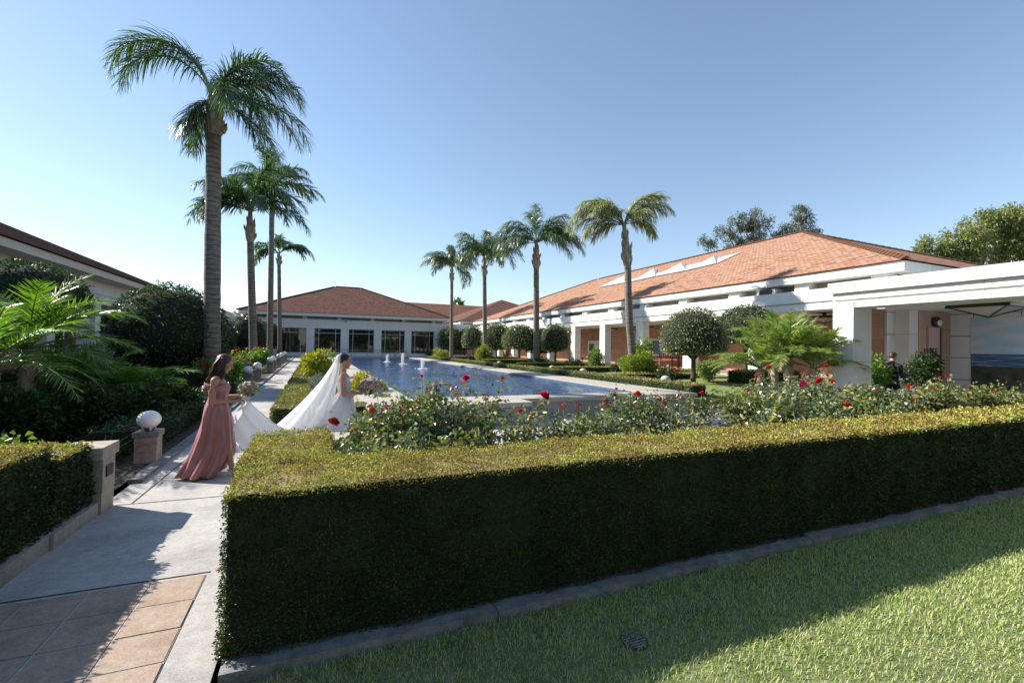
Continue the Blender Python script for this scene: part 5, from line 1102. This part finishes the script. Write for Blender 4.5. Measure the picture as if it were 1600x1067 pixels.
# (pixel x of the bush, Y row, height, spread, leaf kind, flowers, leaves, red shoots, label)
bushes = [
 (545, 5.0, 0.62, 0.30, rosel, [F(521, 660, 5.0, R_, 0.95)], 260, 0, 'sparse low rose bush with one red bloom right of the inner hedge corner'),
 (580, 5.6, 0.98, 0.32, rosel, [], 420, 3, 'leggy rose bush with reddish tips directly right of the bride'),
 (612, 5.2, 1.12, 0.36, rosel, [], 520, 4, 'tall leafy rose bush with dark red young shoots beside the pool coping'),
 (655, 5.5, 1.12, 0.36, rosely, [F(660, 588, 5.4, R_, 0.45)], 520, 4, 'tall rose bush with yellow leaves and a small dark bud'),
 (700, 5.3, 1.10, 0.36, rosel, [F(729, 592, 5.3, P_, 1.0)], 520, 2, 'dense rose bush topped by a magenta bloom against the pool water'),
 (745, 5.6, 1.00, 0.34, rosel, [F(786, 592, 5.6, R_, 0.6)], 460, 2, 'rose bush with a dark red drooping spray on a tall bare cane'),
 (790, 5.0, 0.80, 0.32, rosely, [F(814, 643, 5.0, R_, 0.62)], 340, 3, 'lower rose bush with a small red bloom before the pool wall corner'),
 (848, 5.2, 0.96, 0.26, rosel, [F(850, 620, 5.2, R_, 1.25)], 300, 0, 'slender rose bush carrying one large red bloom before the pool wall'),
 (905, 5.3, 0.90, 0.30, rosely, [], 300, 2, 'thin rose bush with yellow and brown leaves before the pool wall'),
 (950, 5.0, 0.95, 0.28, rosel, [F(964, 608, 5.1, R_, 0.45), F(961, 618, 5.1, R_, 0.5)], 380, 2, 'rose bush with two tiny red buds near the pool corner'),
 (992, 5.2, 1.02, 0.32, rosel, [F(997, 618, 5.2, R_, 1.05)], 440, 1, 'full rose bush with a red bloom facing the pool corner'),
 (1032, 5.0, 0.95, 0.30, rosel, [F(1029, 625, 5.0, P_, 0.9)], 400, 3, 'rose bush with a magenta bloom left of the groove in the paving'),
 (1085, 5.3, 0.92, 0.32, rosel, [F(1096, 616, 5.3, R_, 0.85)], 360, 1, 'spreading rose bush with one red bloom left of the gap in the bed'),
 (1160, 4.9, 1.02, 0.36, rosely, [], 560, 1, 'arching pale rose bush right of the gap in the bed'),
 (1195, 5.3, 1.12, 0.38, rosel, [F(1201, 576, 5.5, R_, 0.95), F(1194, 610, 4.9, P_, 0.5)], 640, 2, 'tall rose bush with a high red bloom before the feathery palms'),
 (1235, 4.8, 1.08, 0.38, rosel, [F(1256, 601, 4.9, P_, 1.25), F(1237, 592, 5.1, P_, 0.5)], 660, 1, 'grey-green rose bush with a large magenta bloom before the booted trunk'),
 (1275, 5.3, 1.12, 0.38, rosel, [F(1281, 596, 5.0, R_, 1.15), F(1291, 573, 5.6, R_, 0.9)], 660, 1, 'rose bush with two red blooms, the upper one against the white pillar'),
 (1320, 4.8, 1.00, 0.36, rosel, [F(1302, 597, 5.2, R_, 0.75), F(1320, 611, 4.9, R_, 1.0), F(1322, 634, 4.5, R_, 1.25)], 640, 0, 'rose bush with three red blooms at the foot of the white pillar'),
 (1355, 5.3, 1.02, 0.38, rosely, [F(1341, 619, 5.0, R_, 0.6), F(1353, 606, 5.3, P_, 0.8), F(1373, 610, 5.1, P_, 0.8)], 620, 0, 'rose bush with magenta blooms before the bright green potted shrub'),
 (1400, 4.9, 0.98, 0.38, rosel, [F(1422, 606, 5.0, R_, 1.2), F(1406, 616, 5.0, R_, 0.6)], 640, 1, 'rose bush with a large red bloom in front of the man in black'),
 (1440, 5.2, 0.98, 0.38, rosely, [], 560, 2, 'yellowing rose bush without blooms before the dark potted shrub'),
 (1482, 4.9, 1.04, 0.34, rosely, [F(1481, 587, 5.2, R_, 0.7), F(1486, 597, 5.2, R_, 0.5)], 500, 3, 'rose bush with small red blooms and bronze stems below the pink door'),
 (1525, 5.2, 0.94, 0.38, rosely, [F(1512, 606, 5.2, R_, 0.6)], 560, 1, 'pale rose bush with one faded bloom below the mural'),
 (1568, 4.9, 0.92, 0.40, rosely, [], 560, 2, 'pale rose bush with reddish tips below the mural near the frame edge'),
 (1618, 5.1, 0.92, 0.42, rosely, [], 480, 0, 'pale rose bush cut by the right frame edge'),
 (1215, 4.2, 0.98, 0.34, rosel, [], 520, 0, 'front-row rose bush without blooms at the hedge right of the gap'),
 (1290, 4.2, 0.94, 0.34, rosel, [], 520, 0, 'front-row rose bush pressed against the hedge below the red blooms'),
 (1370, 4.2, 0.92, 0.34, rosely, [], 480, 0, 'front-row yellowing rose bush behind the hedge before the potted shrubs'),
 (640, 4.5, 0.82, 0.36, rosel, [], 420, 1, 'front-row low rose bush right behind the hedge below the tall dark shoots'),
 (585, 4.5, 0.66, 0.32, rosel, [], 300, 1, 'front-row low rose bush near the inner hedge corner with sparse leaves'),
 (715, 4.5, 0.80, 0.34, rosely, [], 380, 0, 'front-row rose bush behind the hedge under the magenta bloom'),
 (1000, 4.4, 0.78, 0.30, rosel, [], 300, 0, 'front-row rose bush at the hedge below the pool corner'),
]
for i, (x, Y, h, w_, lm, fl, nl, rd_, lab) in enumerate(bushes):
    p = at(x, 650, Y=Y); rosebush((p[0], p[1], 0.03), h*(1.12 if x < 1100 else 1.16), w_, lab, lm, 100+i, int(nl*(3.9 if x < 1100 else 5.4)), fl, 0.054 if x < 1100 else 0.06, rd_)
# rose bushes along the left path: red hips and blooms
fixed = [('leftmost', 368, 17.5), ('second', 385, 20.5), ('third', 398, 23.5), ('fourth', 410, 27.5), ('fifth', 424, 33)]
lbl = ['rose bush with many red blooms right behind the bridesmaid', 'rose bush with many red blooms above the second globe lamp', 'rose bush with red blooms below the second left palm trunk', 'rose bush with red blooms between the second and third palm trunks', 'farthest red rose bush beside the garden path']
for i, ((_, x, Y), lab) in enumerate(zip(fixed, lbl)):
    p = at(x, 590, Y=Y)-[0.55, 0, 0]; rs = np.random.RandomState(300+i); fl = []
    for k in range(13): fl.append((np.array([p[0]+rs.uniform(-0.6, 0.45), p[1]+rs.uniform(-0.8, 0.6), gz(Y)+rs.uniform(0.6, 1.35)]), bloomR, rs.uniform(0.8, 1.3)))
    rosebush((p[0], p[1], gz(Y)), 1.25, 0.55, lab, shrubl, 320+i, 1700, fl, 0.085, 2, 'rose bushes along the garden path')
rosebush((at(-2, 680, Y=6.6)[0], 6.6, 0.03), 0.75, 0.25, 'pale-leaved bush sprig catching light at the left frame edge', shrubl, 340, 260, [], 0.07, 0, 'left edge shrub', name='rose_bush')
for i, (x, X) in enumerate(((671, 12.3), (690, 12.4), (735, 12.6), (900, 14.2), (1046, 12.6))):
    p = at(x, 560, X=X); fl = [(np.array([p[0]+rnd.uniform(-.4, .4), p[1]+rnd.uniform(-.4, .4), 0.9+rnd.uniform(0, .4)]), bloomR, 1.6) for k in range(3)]
    rosebush((p[0], p[1], 0.45), 0.65, 0.4, ['low red rose bush nearest the far pool corner', 'low red rose bush under the thin palm trunk', 'low red rose bush left of the second palm trunk', 'low rose bush with red blooms by the yellow-flowered shrub', 'low rose bush in the hedge bed below the nearest dome tree'][i], shrubd, 350+i, 500, fl, 0.08, 0, 'low rose bushes on the right lawn')

# ------------------------------------------------------------------ people
def remeshed(name, prims, vox, mat_, parent, smooth=4, fac=0.5):
    """prims: ('c', p, q, r0, r1) tapered limb, ('e', centre, radii[, (axis, angle)]) -> one continuous skin"""
    m = MB()
    for p in prims:
        if p[0] == 'c':
            a, b, r0, r1 = np.array(p[1], float), np.array(p[2], float), p[3], p[4]; n = 6
            m.tube([a+(b-a)*i/n for i in range(n+1)], [r0+(r1-r0)*i/n for i in range(n+1)], 14)
            m.ell(tuple(a), (r0*1.0,)*3, 12, 8); m.ell(tuple(b), (r1*1.0,)*3, 12, 8)
        else:
            mm = MB(); mm.ell((0, 0, 0), p[2], 20, 14); V = mm.b[0][0]
            if len(p) > 3: V = np.array([list(Matrix.Rotation(p[3][1], 3, p[3][0]) @ Vector(v)) for v in V])
            m.add(V+np.array(p[1]), mm.b[0][1], None, 0, True)
    o = m.build(name, mat_, None)
    md = o.modifiers.new('r', 'REMESH'); md.mode = 'VOXEL'; md.voxel_size = vox; md.use_smooth_shade = True
    ms = o.modifiers.new('s', 'SMOOTH'); ms.iterations = smooth; ms.factor = fac
    dg = bpy.context.evaluated_depsgraph_get(); me = bpy.data.meshes.new_from_object(o.evaluated_get(dg))
    o.modifiers.clear(); old = o.data; o.data = me; bpy.data.meshes.remove(old)
    me.materials.clear(); me.materials.append(mat_)
    me.polygons.foreach_set('use_smooth', [True]*len(me.polygons)); o.parent = parent; return o
def hand(w_, d, up, side, s=1.0, curl=0.5):
    """palm and five fingers from wrist w_, pointing along d; up = back of hand, side = thumb side"""
    w_, d, up, side = (np.array(v, float) for v in (w_, d, up, side)); d /= np.linalg.norm(d)
    pr = [('c', w_, w_+d*0.045*s, 0.021*s, 0.026*s), ('e', w_+d*0.05*s, (0.034*s, 0.034*s, 0.018*s))]
    for i, (o_, l) in enumerate(((-0.027, 0.05), (-0.010, 0.062), (0.008, 0.066), (0.025, 0.058))):
        k0 = w_+d*0.078*s+side*o_*s; k1 = k0+(d*math.cos(curl*0.6)-up*math.sin(curl*0.6))*l*0.55*s; k2 = k1+(d*math.cos(curl*1.7)-up*math.sin(curl*1.7))*l*0.5*s
        pr += [('c', k0, k1, 0.0088*s, 0.008*s), ('c', k1, k2, 0.008*s, 0.0068*s)]
    t0_ = w_+d*0.03*s+side*0.026*s; t1 = t0_+(d*0.7+side*0.7)*0.032*s; t2 = t1+(d*0.9-up*0.3)*0.028*s
    return pr+[('c', t0_, t1, 0.011*s, 0.0095*s), ('c', t1, t2, 0.0095*s, 0.008*s)]
def headprims(c, tilt, s=1.0):
    """head facing +x, chin down by tilt; c = skull centre"""
    c = np.array(c, float); ct, st_ = math.cos(tilt), math.sin(tilt)
    def q(x, y, z): return c+np.array([x*ct+z*st_, y, -x*st_+z*ct])*s
    rot = ('Y', tilt)
    P = [('e', q(0, 0, 0.015), (0.096*s, 0.074*s, 0.095*s), rot), ('e', q(0.035, 0, -0.04), (0.056*s, 0.056*s, 0.072*s), rot), ('c', q(0.045, 0.0, -0.088), q(0.066, 0, -0.098), 0.03*s, 0.020*s),
         ('c', q(0.090, 0, 0.002), q(0.112, 0, -0.030), 0.008*s, 0.012*s), ('e', q(0.083, 0, -0.058), (0.014*s, 0.024*s, 0.010*s), rot), ('e', q(0.078, 0, 0.022), (0.020*s, 0.050*s, 0.012*s), rot),
         ('e', q(-0.004, 0.074, -0.015), (0.018*s, 0.009*s, 0.03*s), rot), ('e', q(-0.004, -0.074, -0.015), (0.018*s, 0.009*s, 0.03*s), rot), ('e', q(0.055, 0.035, -0.03), (0.03*s, 0.024*s, 0.028*s), rot), ('e', q(0.055, -0.035, -0.03), (0.03*s, 0.024*s, 0.028*s), rot)]
    return P, q
def face(parent, q, s=1.0, lip=lipm):
    m = MB()
    for y in (-0.031, 0.031): m.ell(tuple(q(0.086, y, -0.004)), (0.008*s, 0.013*s, 0.006*s), 10, 6)
    m.build('eyes', eyem, parent, local=True)
    m = MB()
    for y in (-1, 1): m.tube([q(0.094, y*0.016, 0.020), q(0.09, y*0.034, 0.026), q(0.078, y*0.05, 0.020)], [0.003*s, 0.0036*s, 0.002*s], 5)
    m.build('eyebrows', hairm, parent, local=True)
    m = MB(); m.tube([q(0.082, -0.022, -0.060), q(0.096, 0, -0.057), q(0.082, 0.022, -0.060)], [0.003*s, 0.007*s, 0.003*s], 6); m.build('lips', lip, parent, local=True)
def loft(rings, n=72, fold=0.0, nf=9, seed=0, tw=0.0, skew=0.0):
    """rings: (z, x0, x1, halfwidth y) -> cloth tube with vertical folds growing downward"""
    rs = np.random.RandomState(seed); zz = np.array([r_[0] for r_ in rings]); o = np.argsort(zz); zs_ = np.linspace(zz.max(), zz.min(), 60); G = []
    ip = lambda c, z: np.interp(z, zz[o], np.array([r_[c] for r_ in rings])[o])
    ph = rs.uniform(0, 6, 4)
    for i, z in enumerate(zs_):
        q = i/59; x0, x1, hw = ip(1, z), ip(2, z), ip(3, z); th = np.arange(n)*2*PI/n
        f = fold*q**1.2*(np.sin(nf*th+ph[0]+tw*q)+0.6*np.sin((nf+4)*th+ph[1]-tw*0.6*q)+0.35*np.sin(2.1*nf*th+ph[2]+2*q))
        f += 0.006*np.sin(3*th+14*z+ph[3])
        G.append(np.stack([(x0+x1)/2+((x1-x0)/2+f)*np.cos(th), (hw+f)*np.sin(th), z+skew*np.cos(th)*q], 1))
    return np.array(G)

def hair_strands(rs, q, paths, r=0.012):
    m = MB()
    for pts in paths: m.tube(pts, [r*0.9]+[r*1.2]*(len(pts)-3)+[r, r*0.25], 6)
    return m
# bridesmaid -------------------------------------------------------
bp = at(335, 742, z=0); BM = thing('person', 'bridesmaid in a dusty rose satin gown walking right and lifting the white train', 'person', (bp[0], bp[1], 0.0), 0.10)
HP, q = headprims((0.085, 0, 1.475), 0.42)
prims = HP+[('c', (0.0, 0, 1.27), (0.055, 0, 1.41), 0.054, 0.048), ('e', (0.02, 0, 1.17), (0.10, 0.15, 0.13)), ('e', (0.055, -0.06, 1.15), (0.065, 0.062, 0.06)), ('e', (0.055, 0.06, 1.15), (0.065, 0.062, 0.06)), ('e', (0.02, 0, 1.02), (0.095, 0.125, 0.13)), ('e', (0.01, 0, 0.88), (0.115, 0.16, 0.13)),
     ('c', (0.0, -0.08, 1.27), (-0.01, -0.165, 1.255), 0.05, 0.05), ('c', (0, 0.08, 1.27), (-0.01, 0.165, 1.255), 0.05, 0.05),
     ('c', (-0.01, -0.17, 1.25), (-0.04, -0.20, 0.99), 0.047, 0.037), ('c', (-0.04, -0.20, 0.99), (0.21, -0.14, 0.985), 0.036, 0.023),
     ('c', (-0.01, 0.17, 1.25), (0.0, 0.20, 1.0), 0.047, 0.037), ('c', (0.0, 0.20, 1.0), (0.25, 0.08, 1.03), 0.036, 0.023),
     ('c', (0.04, -0.08, 0.86), (0.13, -0.09, 0.48), 0.08, 0.055), ('c', (0.13, -0.09, 0.48), (0.20, -0.09, 0.09), 0.052, 0.032), ('c', (0.20, -0.09, 0.07), (0.33, -0.09, 0.03), 0.032, 0.02),
     ('c', (0.0, 0.08, 0.86), (-0.08, 0.08, 0.48), 0.08, 0.055), ('c', (-0.08, 0.08, 0.48), (-0.33, 0.06, 0.16), 0.052, 0.032), ('c', (-0.33, 0.06, 0.14), (-0.25, 0.06, 0.04), 0.032, 0.02)]
prims += hand((0.22, -0.135, 0.985), (1, 0.15, 0.05), (0, -0.3, 1), (0, 1, 0), 1.0, 0.9)+hand((0.255, 0.075, 1.03), (1, -0.3, 0.0), (0, 0.2, 1), (0, -1, 0), 1.0, 0.9)
remeshed('body', prims, 0.0065, skin, BM); face(BM, q)
G = loft([(1.215, -0.085, 0.135, 0.158), (1.16, -0.10, 0.155, 0.162), (1.03, -0.085, 0.125, 0.135), (0.92, -0.12, 0.145, 0.17), (0.80, -0.15, 0.175, 0.195), (0.61, -0.18, 0.20, 0.20), (0.36, -0.25, 0.21, 0.23), (0.19, -0.32, 0.17, 0.25), (0.03, -0.39, 0.08, 0.25)], 90, 0.030, 7, 4, 2.2, 0.0)
G[..., 2] += np.where(G[..., 0] > 0.02, np.clip((0.5-G[..., 2]), 0, 1)*0.16*np.clip(G[..., 0]/0.2, 0, 1), 0)
m = MB(); m.grid(np.concatenate([G, G[:, :1]], 1)); m.build('gown', satinm, BM, local=True)
for sg_ in (-1, 1):   # off-shoulder drapes
    m = MB(); rows = []
    for k in np.linspace(0, 1, 14):
        a = k*PI; c_ = np.array([0.13-0.26*k, sg_*(0.11+0.10*math.sin(a)), 1.18-0.03*math.sin(a)+0.02*k])
        rows.append([c_+np.array([0, sg_*0.012*math.cos(b), 0])+np.array([0, 0, 0.038*math.sin(b)]) for b in np.linspace(0, 2*PI, 9)])
    m.grid(np.array(rows)); m.build('sleeve', satinm, BM, local=True)
m = MB()
for k in range(9): a = k*0.7; m.ell((-0.12+0.012*math.cos(a*3), -0.13+0.02*math.sin(a*2), 1.19-0.008*k), (0.028, 0.02, 0.014), 8, 6)
m.build('ruffle', satinm, BM, local=True)
m = MB(); m.ell(tuple(q(-0.022, 0, 0.032)), (0.098, 0.086, 0.092), 20, 14); rs = np.random.RandomState(2)
for i in range(120):
    a = rs.uniform(-1, 1); y0 = a*0.085; back = rs.uniform(0, 1); p0 = q(-0.03-0.05*back+0.05*(1-abs(a)), y0*0.6, 0.10-0.04*back); L_ = rs.uniform(0.24, 0.40); pts = [p0]
    p1 = q(0.02-0.11*back, y0*1.05, 0.03); p2 = q(0.03-0.14*back, y0*1.15, -0.06); pts += [p1, p2]; ph = rs.uniform(0, 6)
    for k in range(1, 7): pts.append(np.array([p2[0]-0.008*k*back-0.006*k+0.014*math.sin(ph+k*1.5), p2[1]*(1-0.02*k)+0.012*math.cos(ph+k*1.5), p2[2]-L_*k/7]))
    m.tube(pts, [0.006, 0.009, 0.009]+[0.009, 0.009, 0.008, 0.007, 0.005, 0.002], 6)
m.build('hair', hairm, BM, local=True)
m = MB()
for k in range(7): m.ell(tuple(q(-0.055-0.004*k, -0.072+0.005*k, 0.055-0.012*k)), (0.011, 0.008, 0.009), 8, 6)
m.build('hair_clip', globem, BM, local=True)
m = MB(); m.tube([(-0.36, 0.06, 0.15), (-0.30, 0.06, 0.07), (-0.22, 0.06, 0.03), (-0.17, 0.06, 0.02)], [0.03, 0.034, 0.034, 0.022], 10); m.tube([(-0.37, 0.06, 0.13), (-0.38, 0.06, 0.0)], [0.012, 0.008], 8); m.build('shoe', whitepet, BM, local=True)
m = MB(); m.tube([(0.17, -0.09, 0.07), (0.25, -0.09, 0.035), (0.34, -0.09, 0.02)], [0.03, 0.034, 0.022], 10); m.tube([(0.16, -0.09, 0.08), (0.155, -0.09, 0.0)], [0.012, 0.008], 8); m.build('shoe', whitepet, BM, local=True)
def bouquet(loc, r, label, srcs, n, seed, wrap):
    rs = np.random.RandomState(seed); t = thing('bouquet', label, 'bouquet', tuple(loc)); m = MB()
    m.tube([(-0.02, 0, -r*(1.5 if r < 0.14 else 0.95)), (0, 0, -r*0.3)], [0.022, 0.03], 8); m.build('stems', wrap, t, local=True)
    N = rs.normal(0, 1, (n, 3)); N[:, 2] = N[:, 2]*0.7+0.35; N /= np.linalg.norm(N, axis=1)[:, None]
    for k in range(n):
        b = bloom(srcs[k % len(srcs)], t, tuple(N[k]*r*[0.85, 0.85, 0.6]), rs.uniform(0.65, 1.0)*(0.75 if r < 0.14 else 1.05), rs); b.rotation_euler = Vector(N[k]).to_track_quat('Z', 'Y').to_euler()
    P = rs.normal(0, 1, (140, 3)); P /= np.linalg.norm(P, axis=1)[:, None]; m = MB(); m.leaves(P*r*[0.9, 0.9, 0.6], P, 0.06, 0.025, 0, 0.5, rs=rs)
    m.build('greenery', rosel, t, local=True); return t
hb = Matrix.Rotation(0.10, 3, 'Z') @ Vector((0.36, -0.02, 1.13)); bouquet((bp[0]+hb.x, bp[1]+hb.y, hb.z), 0.105, 'small cream and blush bouquet held by the bridesmaid', [bloomW, bloomW, bloomB], 24, 5, pinkp)

# bride -------------------------------------------------------------
br = at(538, 600, Y=7.55); BR = thing('person', 'bride in a white gown with a long veil facing right beside the hedge', 'person', (br[0], br[1], 0.0), -0.05)
HP, q = headprims((0.0, 0, 1.50), 0.10)
prims = HP+[('c', (-0.025, 0, 1.30), (-0.01, 0, 1.43), 0.05, 0.046), ('e', (-0.01, 0, 1.19), (0.095, 0.145, 0.13)), ('e', (0.03, -0.055, 1.17), (0.06, 0.058, 0.058)), ('e', (0.03, 0.055, 1.17), (0.06, 0.058, 0.058)), ('e', (0, 0, 1.03), (0.085, 0.115, 0.12)), ('e', (0, 0, 0.9), (0.11, 0.15, 0.12)),
     ('c', (-0.01, -0.08, 1.29), (-0.02, -0.155, 1.275), 0.045, 0.045), ('c', (-0.01, 0.08, 1.29), (-0.02, 0.155, 1.275), 0.045, 0.045),
     ('c', (-0.02, -0.16, 1.27), (-0.02, -0.185, 1.01), 0.042, 0.035), ('c', (-0.02, -0.185, 1.01), (0.20, -0.12, 1.0), 0.034, 0.022),
     ('c', (-0.02, 0.16, 1.27), (0.0, 0.185, 1.02), 0.042, 0.035), ('c', (0.0, 0.185, 1.02), (0.22, 0.08, 1.0), 0.034, 0.022),
     ('c', (0, -0.075, 0.86), (0.03, -0.08, 0.46), 0.08, 0.05), ('c', (0.03, -0.08, 0.46), (0.02, -0.08, 0.08), 0.05, 0.03), ('c', (0, 0.075, 0.86), (0, 0.08, 0.46), 0.08, 0.05), ('c', (0, 0.08, 0.46), (-0.03, 0.08, 0.08), 0.05, 0.03), ('c', (0.02, -0.08, 0.06), (0.13, -0.08, 0.03), 0.03, 0.02), ('c', (-0.03, 0.08, 0.06), (0.08, 0.08, 0.03), 0.03, 0.02)]
prims += hand((0.21, -0.115, 1.0), (1, 0.3, 0.0), (0, -0.2, 1), (0, 1, 0), 1.0, 1.0)+hand((0.23, 0.075, 1.0), (1, -0.2, 0.0), (0, 0.2, 1), (0, -1, 0), 1.0, 1.0)
remeshed('body', prims, 0.0065, skinb, BR); face(BR, q)
m = MB(); m.ell(tuple(q(-0.02, 0, 0.028)), (0.098, 0.083, 0.09), 20, 14); m.ell(tuple(q(-0.10, 0, -0.01)), (0.05, 0.055, 0.05), 14, 10)
for i in range(22):
    a = -1+2*i/21; m.tube([q(0.07, a*0.03, 0.088), q(0.04, a*0.08, 0.06), q(-0.04, a*0.086, 0.0), q(-0.10, a*0.04, -0.02)], [0.006, 0.011, 0.011, 0.008], 6)
m.build('hair', hairk, BR, local=True)
G = loft([(1.25, -0.105, 0.085, 0.135), (1.15, -0.108, 0.10, 0.148), (1.02, -0.09, 0.09, 0.120), (0.92, -0.16, 0.13, 0.17), (0.70, -0.42, 0.19, 0.26), (0.5, -0.62, 0.23, 0.34), (0.25, -0.82, 0.29, 0.42), (0.01, -1.0, 0.34, 0.50)], 90, 0.035, 8, 6, 1.0)
m = MB(); m.grid(np.concatenate([G, G[:, :1]], 1)); 
for y in (-0.095, 0.095): m.tube([(0.05, y, 1.22), (0.0, y*1.1, 1.315), (-0.07, y, 1.24)], 0.014, 6)
gownb = m.build('gown', gown, BR, local=True)
# train lifted by the bridesmaid (part of the gown), draped like a tent over her hand
Rb = Matrix.Rotation(0.05, 3, 'Z'); w2l = lambda p: np.array(Rb @ Vector((p[0]-br[0], p[1]-br[1], p[2])))
hpos = Matrix.Rotation(0.10, 3, 'Z') @ Vector((0.335, -0.04, 0.985)); H0 = np.array([bp[0]+hpos.x, bp[1]+hpos.y, hpos.z+0.035])
B0 = np.array([br[0]-0.50, br[1]-0.10, 0.52]); G = []
for i in range(40):
    u = i/39; rid = H0*(1-u)+B0*u; rid[2] = H0[2]*(1-u)**1.35+B0[2]*u**1.5*0.75+0.16*u*(1-u)*1.2; rid[2] = max(rid[2], 0.2)
    row = []
    for j in range(31):
        v = -1+2*j/30; av = abs(v); wdt = 0.10+0.30*min(1, u*2.2); drop = (0.60-0.10*u)*min(1, 0.9+u); z = rid[2]-drop*av**1.05-0.02*math.sin(v*16+u*5)
        fl = max(0, 0.02-z); z = max(z, 0.02+0.01*math.sin(9*v+6*u))
        row.append(rid*[1, 1, 0]+np.array([-0.13*av*(1-u)**2*(1 if v < 0 else 1.6)+0.03*math.sin(v*11+3*u)+0.0, v*wdt+v*fl*1.2+0.02*math.sin(v*19+u*9), z]))
    G.append([w2l(p) for p in row])
m = MB(); m.grid(np.array(G)); m.build('train', gown, gownb, local=True)
m = MB(); m.tube([w2l(H0+np.array([-0.05, -0.03, -0.05])), w2l(H0), w2l(H0+np.array([0.05, 0.02, -0.03]))], [0.018, 0.035, 0.02], 10); m.build('train_fold', gown, gownb, local=True)
# veil: falls from the crown of the head over the back and out along the skirt
G = []
for i in range(44):
    u = i/43; z = 1.605-1.28*u**1.05; xf = -0.045+0.13*u; xb = -0.115-0.12*u-0.93*u**1.6; hw = 0.07+0.12*min(1, u*4)+0.22*u
    row = []
    for j in range(41):
        a = PI*(-0.62+1.24*j/40)        # opens at the front
        rx = (xf-xb)/2; cx_ = (xf+xb)/2; fo = 0.012*min(1, 4*u)*math.sin(a*13+u*2)+0.018*u*math.sin(a*7+1+3*u)
        row.append((cx_-(rx+fo)*math.cos(a), (hw+fo)*math.sin(a), z+0.02*math.cos(a)*u))
    G.append(row)
G[0] = [(-0.05+0.01*math.cos(j*0.3), 0.02*math.sin(PI*(-0.62+1.24*j/40)), 1.618) for j in range(41)]
m = MB(); m.grid(np.array(G)); m.build('veil', veilm, BR, local=True)
m = MB(); m.grid(np.array(G)*[0.94, 0.9, 1]+[-0.012, 0, -0.012]); m.build('veil_layer', veilm, BR, local=True)
hb = Matrix.Rotation(-0.05, 3, 'Z') @ Vector((0.40, -0.05, 1.10)); bouquet((br[0]+hb.x, br[1]+hb.y, hb.z), 0.17, 'large blush and white bouquet held by the bride', [bloomB, bloomB, bloomW, bloomB], 40, 8, shrubd)
# man in black --------------------------------------------------------
mp = at(1394, 600, Y=10.6*0.72); MN = thing('person', 'man in black suit walking between the two potted shrubs', 'person', (mp[0], mp[1], 0.02), CAMR+0.15)
mp_d = depth(mp); HP, q = headprims((0.03, 0, 1.66), 0.08)
prims = HP+[('c', (0, 0, 1.46), (0.01, 0, 1.58), 0.058, 0.054), ('c', (0.22, -0.22, 1.10), (0.33, -0.20, 1.08), 0.028, 0.024), ('c', (-0.1, 0.25, 0.92), (-0.11, 0.25, 0.84), 0.028, 0.024)]
prims += hand((0.33, -0.20, 1.08), (1, 0.1, -0.1), (0, -0.3, 1), (0, 1, 0), 1.1, 0.7)+hand((-0.11, 0.25, 0.85), (0.1, 0, -1), (0, 1, 0), (1, 0, 0), 1.1, 0.6)
prims += [('e', (0, 0, 1.28), (0.09, 0.15, 0.2)), ('c', (0, 0, 1.1), (0.02, -0.2, 1.38), 0.03, 0.03), ('c', (0.02, -0.2, 1.38), (0.05, -0.22, 1.12), 0.03, 0.03), ('c', (0.05, -0.22, 1.12), (0.22, -0.22, 1.10), 0.03, 0.028), ('c', (0, 0.2, 1.38), (-0.08, 0.25, 1.12), 0.03, 0.03), ('c', (-0.08, 0.25, 1.12), (-0.1, 0.25, 0.92), 0.03, 0.028), ('c', (0, 0, 1.3), (0, 0.2, 1.38), 0.03, 0.03)]
remeshed('body', prims, 0.0075, skinb, MN); face(MN, q)
m = MB(); m.ell(tuple(q(-0.012, 0, 0.045)), (0.100, 0.082, 0.075), 18, 12); m.ell(tuple(q(-0.055, 0, 0.0)), (0.055, 0.076, 0.06), 14, 10); m.build('hair', hairm, MN, local=True)
remeshed('jacket', [('e', (0, 0, 1.30), (0.13, 0.19, 0.2)), ('e', (0, 0, 1.08), (0.125, 0.165, 0.2)), ('e', (0, 0, 0.93), (0.13, 0.17, 0.12)), ('c', (0, -0.1, 1.43), (0.01, -0.2, 1.39), 0.06, 0.065), ('c', (0, 0.1, 1.43), (0.0, 0.2, 1.39), 0.06, 0.065), ('c', (0.01, -0.2, 1.39), (0.05, -0.23, 1.12), 0.065, 0.052), ('c', (0.05, -0.23, 1.12), (0.25, -0.21, 1.10), 0.052, 0.042), ('c', (0, 0.2, 1.39), (-0.08, 0.25, 1.12), 0.065, 0.052), ('c', (-0.08, 0.25, 1.12), (-0.10, 0.25, 0.92), 0.05, 0.042), ('c', (0, 0, 1.44), (0, 0, 1.50), 0.075, 0.062)], 0.012, suit, MN)
remeshed('trousers', [('e', (0, 0, 0.92), (0.125, 0.165, 0.12)), ('c', (0.02, -0.09, 0.86), (0.16, -0.09, 0.48), 0.09, 0.068), ('c', (0.16, -0.09, 0.48), (0.20, -0.09, 0.1), 0.066, 0.05), ('c', (-0.02, 0.09, 0.86), (-0.05, 0.09, 0.48), 0.09, 0.068), ('c', (-0.05, 0.09, 0.48), (-0.25, 0.09, 0.12), 0.066, 0.05)], 0.012, suit, MN)
remeshed('shoes', [('c', (0.19, -0.09, 0.05), (0.34, -0.09, 0.035), 0.045, 0.035), ('c', (-0.27, 0.09, 0.08), (-0.13, 0.09, 0.035), 0.045, 0.035)], 0.01, dark, MN)
for o in (bloomR, bloomP, bloomW, bloomB): bpy.data.objects.remove(o)
